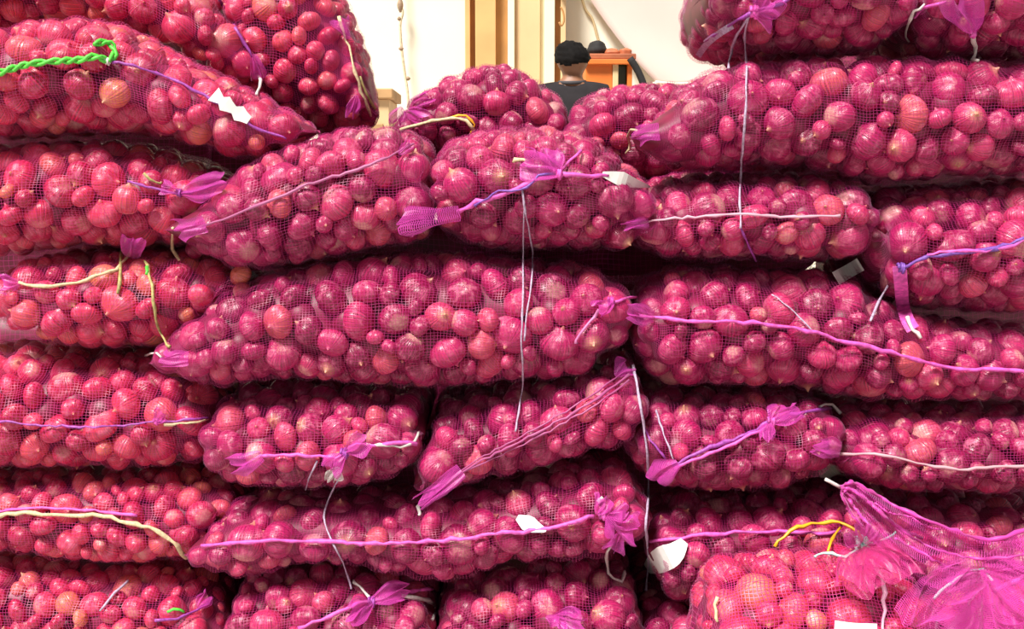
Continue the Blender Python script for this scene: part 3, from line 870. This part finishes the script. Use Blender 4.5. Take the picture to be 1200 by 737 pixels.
strip('C6', 'label_tag', [(606, 606), (620, 614), (640, 622)], 18, simple('grey_tag', (.62, .58, .62), .5), taper=leaf, own=True)
for q, (a, b, w) in enumerate([((700, 602), (712, 582), 24), ((712, 604), (730, 618), 34), ((722, 618), (748, 622), 30), ((728, 625), (718, 648), 22), ((716, 606), (738, 598), 22)]):
    tuft('C6', 'net_ruffle', a, b, w, seed=30 + q, lift=.016, amp=5)
knot('C6', (706, 603), 6, CORD_PINK); cord('C6', 'cord_tail', [(716, 640), (710, 655), (714, 672), (726, 681), (732, 670)], CORD_WHITE, .0034, own=False)
cord('C6', 'cord_tail', [(702, 590), (706, 584)], CORD_WHITE, .0036)
cord('C7', 'seam_cord', [(350, 737), (385, 722), (425, 706), (440, 704), (475, 696), (508, 690)], CORD_PINK, .0044)
tuft('C7', 'bow_loop', (436, 704), (478, 688), 26, seed=40, lift=.014); tuft('C7', 'bow_loop', (436, 706), (408, 722), 26, seed=41, lift=.014)
cord('C7', 'cord_tail', [(470, 698), (492, 702), (508, 704), (508, 726)], CORD_WHITE, .0042); knot('C7', (436, 705), 6, CORD_PURPLE)
cord('C7', 'cord_tail', [(436, 704), (424, 690), (414, 680)], CORD_WHITE, .0026)
tuft('C8', 'net_tuft', (650, 722), (690, 728), 26, seed=42); tuft('C8', 'net_tuft', (655, 720), (650, 736), 22, seed=43)
# --- right column
cord('R0a', 'seam_cord', [(826, 48), (850, 32), (880, 16), (915, 4), (960, -20)], CORD_PURPLE, .0036)
tuft('R0a', 'bow_loop', (884, 14), (914, 22), 30, seed=50, lift=.014); tuft('R0a', 'bow_loop', (884, 12), (902, -6), 26, seed=51, lift=.014)
knot('R0a', (884, 14), 7, CORD_PINK)
strip('R0a', 'cord_tail', [(858, 30), (842, 40), (828, 52), (818, 66)], 8, CORD_GREY, lift=.016)
cord('R0a', 'cord_tail', [(880, 18), (866, 38), (858, 58), (853, 80)], CORD_GREY, .0022, own=False)
cord('R0a', 'hanging_twine', [(878, 16), (873, 40), (875, 75), (874, 120), (871, 165), (868, 200), (867, 235), (868, 268)], CORD_GREY, .0021, own=False, lift=.006)
tuft('R0b', 'net_tuft', (1140, 38), (1128, -6), 40, w0=.2, seed=52, lift=.016); knot('R0b', (1140, 40), 4.5, CORD_PINK)
cord('R0b', 'cord_tail', [(1140, 40), (1143, 55), (1140, 68), (1146, 72)], CORD_WHITE, .0040, own=False)
cord('R0b', 'seam_cord', [(1110, 2), (1085, 8), (1070, 22)], CORD_PINK, .0034); cord('R0b', 'cord_tail', [(1084, 6), (1068, 18), (1061, 40), (1064, 48)], CORD_WHITE, .0030, own=False)
cord('R1', 'cord_tail', [(752, 158), (740, 152), (735, 160), (738, 172), (733, 180)], CORD_STRAW, .0030, own=False)
tuft('R1', 'net_tuft', (772, 154), (742, 158), 20, w0=.9, seed=53, amp=2)
cord('R2', 'seam_cord', [(730, 266), (765, 258), (820, 254), (870, 252), (930, 254), (984, 252)], net_mat('pale_seam', (.78, .50, .62)), .0026)
tuft('R2', 'net_tuft', (760, 260), (728, 265), 14, w0=.8, seed=54, amp=2); cord('R2', 'cord_tail', [(738, 268), (726, 262)], CORD_WHITE, .0044)
cord('R2', 'hanging_twine', [(868, 268), (876, 285), (886, 306)], CORD_PURPLE, .0022, own=False)
strip('R4', 'label_tag', [(980, 326), (994, 318), (1008, 310)], 17, TAG, lift=.02)
cord('R3', 'seam_cord', [(1056, 314), (1080, 303), (1110, 297), (1140, 294), (1170, 290), (1195, 282), (1215, 278)], CORD_BLUE, .0046)
cord('R3', 'pink_seam', [(1085, 300), (1120, 293), (1165, 293), (1210, 278)], CORD_PINK, .0034, lift=.007)
strip('R3', 'hanging_strap', [(1054, 312), (1056, 335), (1058, 358), (1064, 376), (1070, 386)], 15, CORD_PINK, lift=.012, fold=2.5)
cord('R3', 'cord_tail', [(1064, 372), (1070, 385), (1080, 396)], CORD_WHITE, .0036, own=False, lift=.014)
knot('R3', (1056, 314), 6, CORD_BLUE); cord('R3', 'hanging_twine', [(1040, 335), (1030, 352), (1020, 376)], CORD_GREY, .0026, own=False)
cord('R4', 'seam_cord', [(742, 368), (770, 372), (820, 376), (900, 380), (950, 389), (1000, 402), (1050, 415), (1090, 427), (1130, 434), (1165, 432), (1205, 437)], CORD_PINK, .0040)
tuft('R4', 'net_tuft', (766, 371), (736, 366), 22, w0=.7, seed=55, amp=3); cord('R4', 'thin_seam', [(905, 345), (930, 365), (955, 390)], CORD_GREY, .0016)
cord('R5', 'seam_cord', [(788, 545), (815, 532), (850, 518), (880, 506), (905, 494), (935, 484), (974, 478)], CORD_PURPLE, .0042)
cord('R5', 'pink_seam', [(790, 549), (830, 532), (870, 514), (905, 497)], CORD_PINK, .0036, lift=.008)
tuft('R5', 'net_tuft', (794, 543), (764, 562), 26, w0=.5, folds=2, seed=56, lift=.014)
for q, (a, b, w) in enumerate([((904, 494), (918, 474), 24), ((906, 494), (940, 480), 26), ((902, 496), (896, 516), 18)]): tuft('R5', 'bow_loop', a, b, w, seed=60 + q, lift=.014)
knot('R5', (904, 494), 6, CORD_PINK); cord('R5', 'cord_tail', [(960, 476), (975, 474), (984, 486)], CORD_WHITE, .0036, own=False)
cord('R5', 'thin_seam', [(752, 490), (762, 515), (782, 540)], CORD_PURPLE, .0022); cord('R5', 'thin_seam', [(770, 480), (778, 510), (790, 540)], CORD_GREY, .0018)
cord('R6', 'seam_cord', [(958, 520), (985, 532), (1030, 533), (1080, 543), (1120, 549), (1160, 548), (1210, 545)], net_mat('pale_seam', (.72, .46, .52)), .0028)
tuft('R6', 'net_tuft', (985, 527), (953, 520), 22, w0=.9, seed=63, amp=2)
cord('R7', 'seam_cord', [(762, 634), (800, 630), (850, 625), (900, 623), (950, 625), (985, 622)], CORD_PINK, .0042)
strip('R7', 'label_tag', [(758, 667), (775, 656), (790, 648), (802, 634)], 26, TAG, taper=lambda k: .35 + .8 * math.sin(math.pi * min(1, k * .9 + .08)), lift=.012)
cord('R7', 'hanging_twine', [(742, 428), (750, 470), (757, 520), (760, 565), (757, 620), (760, 655), (757, 692)], CORD_GREY, .0026, own=False, lift=.010)
# --- front right
cord('R9', 'yellow_strap', [(908, 642), (914, 632), (935, 618), (965, 612), (990, 613), (1004, 622), (1010, 634)], YELLOW, .0036, own=False, lift=.03)
cord('R9', 'yellow_strap', [(970, 645), (975, 632), (984, 620)], YELLOW, .0030, own=False, lift=.03)
for q, (a, b, w) in enumerate([((1012, 640), (1000, 690), 50), ((1014, 640), (1040, 690), 64), ((1012, 640), (1060, 668), 40), ((1010, 636), (996, 622), 20), ((1012, 636), (1024, 620), 24)]):
    tuft('R9', 'gathered_neck', a, b, w, LOOSE if q > 2 else NET_PINK, folds=5, amp=3, seed=70 + q, Y=(-.19, -.262 if q < 3 else -.22), wt=.0006 if q < 3 else .0011)
knot('R9', (1010, 638), 10, TEAL); cord('R9', 'cord_tail', [(1012, 640), (1030, 634), (1044, 628), (1050, 622)], TEAL, .0030, own=False, lift=.03)
cord('R9', 'cord_tail', [(1006, 645), (990, 652), (972, 648), (955, 652)], TEAL, .0028, own=False, lift=.012)
cord('R9', 'seam_cord', [(1022, 655), (1034, 680), (1036, 705), (1034, 745)], net_mat('white_pink_seam', (.85, .50, .68)), .0040)
strip('R9', 'label_tag', [(978, 734), (1000, 737), (1028, 738)], 12, TAG, own=True)
cord('R9', 'cord_tail', [(842, 700), (838, 712), (842, 728)], CORD_STRAW, .0034)
for q, (a, b, w) in enumerate([((1140, 672), (1086, 745), 90), ((1150, 668), (1140, 770), 110), ((1152, 668), (1215, 760), 130), ((1150, 668), (1240, 700), 90), ((1146, 668), (1104, 690), 40)]):
    tuft('R10', 'open_net_mouth', a, b, w, LOOSE, folds=5, amp=9, w0=.35, seed=80 + q, Y=(-.20, -.285 - .010 * q), wt=.0008)
cord('R10', 'cord_tail', [(1096, 700), (1112, 684), (1135, 672), (1152, 666), (1162, 680)], TEAL, .0026, own=False, lift=.055)
cord('R10', 'pink_strap', [(1165, 692), (1185, 684), (1210, 672)], CORD_PINK, .0046, own=False, lift=.055)
cord('R10', 'pink_strap', [(1110, 740), (1130, 722), (1152, 700)], CORD_PINK, .0046, own=False, lift=.055)
# --- behind
for q, (a, b, w) in enumerate([((478, 128), (505, 112), 26), ((474, 132), (500, 136), 24), ((470, 126), (464, 146), 22)]): tuft('B1', 'net_ruffle', a, b, w, seed=90 + q, lift=.014)
cord('B1', 'seam_cord', [(470, 152), (495, 146), (525, 138), (545, 140), (556, 152)], CORD_STRAW, .0040)
cord('B1', 'loose_strap', [(528, 138), (545, 136), (556, 146), (552, 156)], YELLOW, .0028)

# ------------------------------------------------------------------ loose empty net over the right end of the low sack
def loose_net():
    top = catmull([(986, 570, 0), (1000, 566, 0), (1030, 582, 0), (1065, 600, 0), (1110, 618, 0), (1160, 632, 0), (1230, 610, 0)], 10)
    bot = catmull([(985, 578, 0), (1000, 605, 0), (1030, 640, 0), (1060, 672, 0), (1100, 690, 0), (1160, 690, 0), (1235, 686, 0)], 10)
    NU, NV = 110, 64
    def samp(c, t):
        f = t * (len(c) - 1); i = min(int(f), len(c) - 2); return c[i].lerp(c[i + 1], f - i)
    rows = []
    for i in range(NU):
        t = i / (NU - 1); a = samp(top, t); b = samp(bot, t)
        row = []
        for j in range(NV):
            s = j / (NV - 1); p = a.lerp(b, s)
            y = -.035 - .05 * s - .02 * t + .014 * math.sin(s * 11 + t * 7) * min(1, t * 3) + .008 * math.sin(s * 27 - t * 13) + .005 * math.sin(s * 9 + t * 41)
            row.append(P(p.x, p.y, y)[:])
        rows.append(row)
    Sg = np.array(rows)
    root = empty('empty_net_sack', P(1100, 690, -.06))
    tag(root, 'loose empty pink net sack draped over the low sack at the right edge', 'net sack')
    b0 = np.array(root.location)
    link('mesh_net', net_mesh('mesh_net', Sg - b0, None, np.ones(Sg.shape[:2], bool), .0010, wrap=False), LOOSE, root)
    rg = random.Random(4)
    for (i0, j0, i1, j1, r) in ((0, 0, NU - 1, 0, .0034), (0, NV - 1, 60, NV - 1, .0024), (3, 14, 62, 22, .0026), (6, 30, 40, NV - 2, .0030), (20, 16, NU - 1, 30, .0022), (34, 12, 70, 4, .0018), (48, 34, NU - 1, 44, .0024)):
        pts = []
        for k in range(36):
            t = k / 35; i = i0 + (i1 - i0) * t; j = j0 + (j1 - j0) * t + (2.2 * math.sin(t * 9 + j0) if 0 < j0 < NV - 1 else 0)
            pts.append(Vector(Sg[int(min(NU - 1, max(0, i))), int(min(NV - 1, max(0, j)))]) - root.location + Vector((rg.uniform(-1, 1), rg.uniform(-1, 1), rg.uniform(-1, 1))) * .0012)
        link('folded_hem', tube_mesh('folded_hem', pts, [r * rg.uniform(.5, 1.3) for _ in pts]), LOOSE, root)
    pts = [Vector(P(985 - 6 * k, 571 - 3.2 * k, -.03)) - root.location for k in range(4)]
    link('cord_tail', tube_mesh('cord_tail', pts, .003), CORD_WHITE, root)
loose_net()

# ------------------------------------------------------------------ background: pillar, rope, tarpaulin, cabinet, person
def px_box(name, x0, x1, Y, depth, z0, z1, mat, parent=None, off=(0, 0, 0), bevel=.004):
    a = P(x0, 60, Y); b = P(x1, 60, Y); o = Vector(off)
    return box(name, Vector((a.x, Y, z0)) - o, Vector((b.x, Y + depth, z1)) - o, mat, parent, bevel)

pb = Vector((P(600, 60, 6.35).x, 6.4, 0))
pil = empty('pillar', pb); tag(pil, 'tan and cream panelled pillar standing before the white wall', 'pillar')
for x0, x1, Y, mt in [(545, 551, 6.36, M_TAN), (551, 557, 6.44, M_BROWN), (557, 581, 6.34, M_TAN), (581, 595, 6.42, M_BROWN), (595, 603, 6.30, M_CREAM), (603, 633, 6.34, M_TAN2), (633, 638, 6.38, M_CREAM), (638, 650, 6.32, M_CREAM), (650, 657, 6.40, M_BROWN), (657, 663, 6.36, M_TAN2)]:
    px_box('panel', x0, x1, Y, .18, 0, 3.6, mt, pil, pb)
br = px_box('bracket', 653, 661, 6.28, .10, 2.10, 2.18, M_BROWN, pil, pb)
link('hook', tube_mesh('hook', [v - br.location - pb for v in catmull([P(657, 8, 6.25), P(660, 14, 6.25), P(661, 24, 6.25), P(658, 30, 6.25), P(655, 26, 6.25)], 5)], .007), M_BROWN, br)

ro = empty('hanging_rope', P(476, 112, 6.5)); tag(ro, 'thin knotted rope hanging down the white wall', 'rope')
rp = catmull([P(464, -160, 6.5), P(466, -60, 6.5), P(468, 0, 6.5), P(472, 14, 6.5), P(469, 30, 6.5), P(471, 60, 6.5), P(475, 90, 6.5), P(478, 112, 6.5), P(479, 150, 6.5), P(480, 260, 6.5)], 6)
M_ROPE = simple('pale_rope', (.62, .54, .36), .8, .3, 60)
M_KNOT = simple('dark_rope_knot', (.34, .24, .16), .8, .3, 60)
link('cord', tube_mesh('cord', [v - ro.location for v in rp], .009), M_ROPE, ro)
for (kx, ky, r, l) in [(469, 6, .022, .10), (468, 22, .016, .03), (470, 57, .018, .03), (478, 92, .018, .03)]:
    c = P(kx, ky, 6.5) - ro.location
    pts = [c + Vector((0, 0, l * (k / 8 - .5))) for k in range(9)]
    link('rope_knot', tube_mesh('rope_knot', pts, [r * (.25 + .75 * math.sin(math.pi * k / 8)) for k in range(9)], 8), M_KNOT, ro)
hk = box('wall_hook', P(464, -160, 6.5) - ro.location + Vector((-.03, -.02, -.03)), P(464, -160, 6.5) - ro.location + Vector((.03, .12, .03)), M_KNOT, ro)

ca = empty('slack_cable', P(690, 20, 6.575)); tag(ca, 'thin slack cable curving down the cream wall above the person', 'cable')
cp = catmull([P(660, -160, 6.575), P(672, -50, 6.575), P(684, 5, 6.575), P(694, 22, 6.575), P(699, 40, 6.575), P(704, 62, 6.575), P(706, 130, 6.575)], 6)
link('wire', tube_mesh('wire', [v - ca.location for v in cp], .009), simple('tan_cable', (.58, .44, .24), .6), ca)
link('cable_clip', box('cable_clip', P(672, -50, 6.56) - ca.location + Vector((-.02, -.01, -.015)), P(672, -50, 6.56) - ca.location + Vector((.02, .022, .015)), M_BROWN).data, None, ca)
for o in [o for o in bpy.data.objects if o.name.startswith('cable_clip') and o.parent is None]: bpy.data.objects.remove(o)

def tarp():
    bl = P(768, 96, 6.44); br_ = P(1150, 99, 6.44); tl = P(680, -18, 6.54); tr = P(1120, -18, 6.54)
    NU, NV = 40, 24; V = []
    for i in range(NU):
        u = i / (NU - 1)
        for j in range(NV):
            v = j / (NV - 1)
            p = bl.lerp(br_, u).lerp(tl.lerp(tr, u), v)
            V.append((p + Vector((0, -.02 * math.sin(u * 19 + v * 3) * (1 - v), -.04 * math.sin(math.pi * v) - .015 * math.sin(u * 23)))))
    root = empty('tarpaulin', bl); tag(root, 'pale pinkish white tarpaulin sloping from the wall on the right', 'tarpaulin')
    me = np_mesh('sheet', [(v - bl)[:] for v in V], grid_quads(NU, NV, False))
    o = link('sheet', me, simple('pinkish_white_tarpaulin', (.66, .51, .46), .7, .03, 3), root)
    m = o.modifiers.new('thickness', 'SOLIDIFY'); m.thickness = .004
    link('hem_rope', tube_mesh('hem_rope', [Vector(V[i * NV]) - bl for i in range(NU)], .012), M_CREAM, root)
    for xx in (bl, br_):
        link('pole', tube_mesh('pole', [Vector((xx.x, 6.44, 0)) - bl + Vector((0, 0, .001)), Vector((xx.x, 6.44, xx.z)) - bl], .018, 8), M_CREAM, root)
tarp()

# orange cabinet behind the person
cb = Vector((P(716, 80, 5.5).x, 5.7, 0))
M_OR = simple('orange_paint', (.80, .20, .035), .5, .10, 8); M_RB = simple('red_brown_board', (.42, .12, .05), .6, .25, 12)
M_DKG = simple('dark_green_glass', (.05, .06, .02), .2); M_BLK = simple('black_cloth', (.015, .013, .014), .8, .3, 20)
cab = empty('orange_cabinet', cb); tag(cab, 'orange cabinet with dark side opening behind the person', 'cabinet')
x0, x1, x2 = P(686, 80, 5.5).x, P(718, 80, 5.5).x, P(741, 80, 5.5).x
zt = P(716, 70, 5.5).z
box('front_panel', Vector((x0, 5.5, .0)) - cb, Vector((x1, 5.9, zt)) - cb, M_OR, cab, .006)
box('frame_post', Vector((x1, 5.49, 0)) - cb, Vector((x1 + .035, 5.9, zt)) - cb, simple('pale_post', (.72, .55, .30), .6), cab, .004)
box('side_opening', Vector((x1 + .035, 5.56, 0)) - cb, Vector((x2 - .03, 5.9, zt - .01)) - cb, M_DKG, cab, .004)
box('frame_post', Vector((x2 - .03, 5.5, 0)) - cb, Vector((x2, 5.9, zt)) - cb, M_OR, cab, .004)
tb = box('top_board', Vector((x0 - .02, 5.47, zt)) - cb, Vector((x2 + .02, 5.92, zt + .035)) - cb, M_RB, cab, .006)
box('cornice', Vector((x0 - .01, 5.46, zt - .03)) - cb, Vector((x2 + .01, 5.50, zt)) - cb, M_OR, cab, .004)
strut = [P(738, 68, 5.42), P(748, 84, 5.42), P(757, 106, 5.42), P(775, 150, 5.42)]
bmx = bmesh.new()
link('slanted_strut', tube_mesh('slanted_strut', [v - cb for v in catmull(strut, 4)], .022, 6), M_BLK, cab); bmx.free()
def lump(name, c, sx, sy, sz, mat, label, cat, seed):
    bm = bmesh.new(); bmesh.ops.create_icosphere(bm, subdivisions=3, radius=1)
    rg = random.Random(seed); ph = [rg.uniform(0, 6) for _ in range(6)]
    for v in bm.verts:
        k = 1 + .10 * math.sin(4 * v.co.x + ph[0]) * math.sin(3 * v.co.y + ph[1]) + .07 * math.sin(7 * v.co.z + ph[2])
        v.co = Vector((v.co.x * sx * k, v.co.y * sy * k, max(-.75, v.co.z) * sz * k))
    o = link(name, bm_mesh(name, bm, True), mat); o.location = c
    tag(o, label, cat); return o
lump('black_bag', (P(700, 60, 5.6).x, 5.62, zt + .072), .062, .06, .055, M_BLK, 'small rounded black bag on top of the orange cabinet', 'bag', 3)
lump('brown_bundle', (P(717, 60, 5.6).x, 5.62, zt + .054), .05, .06, .028, M_RB, 'low red-brown bundle in the middle of the orange cabinet top', 'bundle', 4)
lump('brown_bundle', (P(733, 60, 5.6).x, 5.62, zt + .055), .045, .06, .03, M_RB, 'small red-brown bundle at the right end of the orange cabinet top', 'bundle', 5)

# wooden cupboard glimpsed left of the mound-shaped sack
M_WOOD = simple('brown_wood', (.46, .27, .12), .6, .25, 6); M_WOOD2 = simple('light_wood', (.70, .48, .26), .6, .15, 6)
wb = Vector((P(430, 110, 4.0).x, 4.2, 0)); wc = empty('wooden_cupboard', wb); tag(wc, 'brown wooden cupboard corner showing beside the steep bright sack', 'cupboard')
wx0, wx1 = P(385, 110, 4.0).x, P(456, 110, 4.0).x; wz = P(440, 116, 4.0).z
box('body', Vector((wx0, 4.0, 0)) - wb, Vector((wx1, 4.4, wz)) - wb, M_WOOD2, wc, .005)
box('top_board', Vector((wx0 - .02, 3.97, wz)) - wb, Vector((wx1 + .02, 4.42, wz + .05)) - wb, M_WOOD, wc, .006)
dr = box('door', Vector((wx0 + .03, 3.985, .1)) - wb, Vector((wx1 - .03, 4.0, wz - .12)) - wb, M_WOOD, wc, .004)
link('handle', tube_mesh('handle', [Vector((wx1 - .07, 3.97, wz - .4)) - wb, Vector((wx1 - .07, 3.965, wz - .34)) - wb, Vector((wx1 - .07, 3.97, wz - .28)) - wb], .006), M_BROWN, dr)

# ---- person standing with the back to the camera
def skinned(name, nodes, edges, mat, parent, sub=2, root=0):
    me = bpy.data.meshes.new(name); me.from_pydata([n[0] for n in nodes], edges, [])
    o = link(name, me, mat, parent)
    o.modifiers.new('skin', 'SKIN')
    sv = me.skin_vertices[0].data
    for k, n in enumerate(nodes):
        r = n[1]; sv[k].radius = r if isinstance(r, tuple) else (r, r)
        sv[k].use_root = (k == root)
    o.modifiers['skin'].use_smooth_shade = True
    s = o.modifiers.new('sub', 'SUBSURF'); s.levels = sub; s.render_levels = sub
    return o

def person():
    top = P(671, 51, 4.95)
    H = top.z; k = H / 1.70
    root = empty('person', (top.x, 4.95, 0)); root.rotation_euler = (0, 0, math.radians(-8))
    tag(root, 'person with short black hair in a dark grey shirt, seen from behind', 'person')
    sk, nt, b = new_mat('brown_skin'); b.inputs['Base Color'].default_value = (.26, .11, .055, 1); b.inputs['Roughness'].default_value = .5
    Z = lambda *p: tuple(c * k for c in p)
    N = []; E = []
    def add(p, r, link_to=None):
        N.append((Z(*p), tuple(c * k for c in r) if isinstance(r, tuple) else r * k))
        if link_to is not None: E.append((link_to, len(N) - 1))
        return len(N) - 1
    pel = add((0, 0, .93), (.15, .10)); wa = add((0, 0, 1.08), (.13, .09), pel); ch = add((0, 0, 1.26), (.155, .10), wa)
    up = add((0, -.01, 1.41), (.12, .085), ch); nk = add((0, 0, 1.475), .062, up); nk2 = add((0, .01, 1.50), .062, nk)
    jaw = add((0, .02, 1.54), (.075, .083), nk2); hd = add((0, .012, 1.605), (.088, .100), jaw); cr = add((0, .005, 1.655), (.078, .092), hd)
    nose = add((0, .115, 1.59), .012, hd)
    for s in (-1, 1):
        ear = add((s * .098, .0, 1.59), (.012, .02), hd)
        sh = add((s * .17, -.005, 1.405), .062, up); el = add((s * .235, .0, 1.12), .043, sh); wr = add((s * .22, .10, .90), .03, el)
        pm = add((s * .215, .125, .84), (.036, .02), wr)
        for q, (dx, l) in enumerate([(-.026, .060), (-.009, .072), (.009, .066), (.026, .052)]):
            f1 = add((s * .215 + dx, .140, .79), .009, pm); add((s * .215 + dx, .160, .79 - l), .008, f1)
        t1 = add((s * .175, .145, .83), .011, pm); add((s * .165, .165, .79), .009, t1)
        hp = add((s * .09, 0, .86), .085, pel); kn = add((s * .10, .01, .48), .055, hp); an = add((s * .10, -.01, .08), .036, kn); add((s * .11, .12, .035), (.038, .028), an)
    skinned('body', N, E, sk, root)
    # shirt
    N2 = [(Z(0, 0, .88), (.175 * k, .125 * k)), (Z(0, 0, 1.08), (.165 * k, .118 * k)), (Z(0, -.01, 1.26), (.185 * k, .125 * k)), (Z(0, -.015, 1.405), (.15 * k, .10 * k)), (Z(0, -.01, 1.485), (.088 * k, .084 * k))]
    E2 = [(0, 1), (1, 2), (2, 3), (3, 4)]
    for s in (-1, 1):
        i = len(N2)
        N2 += [(Z(s * .175, -.01, 1.395), .080 * k), (Z(s * .215, 0, 1.25), .068 * k), (Z(s * .238, 0, 1.13), .06 * k)]
        E2 += [(3, i), (i, i + 1), (i + 1, i + 2)]
    skinned('shirt', N2, E2, simple('dark_grey_shirt', (.022, .019, .022), .85, .2, 15, spec=.2), root)
    link('collar', tube_mesh('collar', [Vector(Z(.078 * math.cos(a), .080 * math.sin(a) - .004, 1.468 + .010 * math.sin(a))) for a in np.linspace(0, 2 * math.pi, 20)], .012 * k), simple('collar_cloth', (.05, .047, .055), .8), root)
    N3 = [(Z(0, 0, .92), (.165 * k, .12 * k))]; E3 = []
    for s in (-1, 1):
        i = len(N3); N3 += [(Z(s * .09, 0, .84), .10 * k), (Z(s * .10, .01, .48), .075 * k), (Z(s * .10, -.01, .10), .062 * k)]; E3 += [(0, i), (i, i + 1), (i + 1, i + 2)]
    skinned('trousers', N3, E3, simple('dark_trousers', (.04, .045, .07), .8), root)
    # hair: thick cap over crown and back of the head
    bm = bmesh.new(); bmesh.ops.create_uvsphere(bm, u_segments=40, v_segments=30, radius=1.0)
    for v in list(bm.verts):
        lim = (-.55 + .25 * abs(v.co.x)) if v.co.y < -.1 else (.0 if v.co.y < .45 else .35)
        if v.co.z < lim + .06 * math.sin(v.co.x * 23) + .05 * math.sin(v.co.x * 51): bm.verts.remove(v)
    rg = random.Random(5)
    for v in bm.verts:
        c = v.co; kk = 1 + .05 * math.sin(c.x * 9) * math.sin(c.y * 11) + rg.uniform(-.045, .045) + (.10 * c.z if c.z > .5 else 0)
        v.co = Vector((c.x * .108 * kk - (.02 * c.z if c.z > .3 else 0), c.y * .118 * kk + .004, 1.607 + c.z * .098 * kk)) * k
    ho = link('hair', bm_mesh('hair', bm, True), simple('black_hair', (.006, .005, .005), .8, .3, 60, spec=.15), root)
    m = ho.modifiers.new('thickness', 'SOLIDIFY'); m.thickness = .010; m.offset = -1
    for s in (-1, 1):
        link('eye', lump('eye', (0, 0, 0), .011 * k, .009 * k, .011 * k, simple('eye_white', (.7, .68, .65), .3), 'x', 'x', 1).data, None, root).location = Z(s * .032, .094, 1.605)
        bpy.data.objects.remove([o for o in bpy.data.objects if o.name.startswith('eye') and o.parent is None][0])
        link('shoe', tube_mesh('shoe', [Vector(Z(s * .10, -.05, .045)), Vector(Z(s * .105, .03, .045)), Vector(Z(s * .115, .12, .04)), Vector(Z(s * .118, .17, .035))], [.044 * k, .046 * k, .044 * k, .03 * k], 10), M_BLK, root)
    link('mouth', tube_mesh('mouth', [Vector(Z(-.022, .098, 1.548)), Vector(Z(0, .104, 1.546)), Vector(Z(.022, .098, 1.548))], .005 * k), simple('lips', (.22, .07, .05), .5), root)
person()
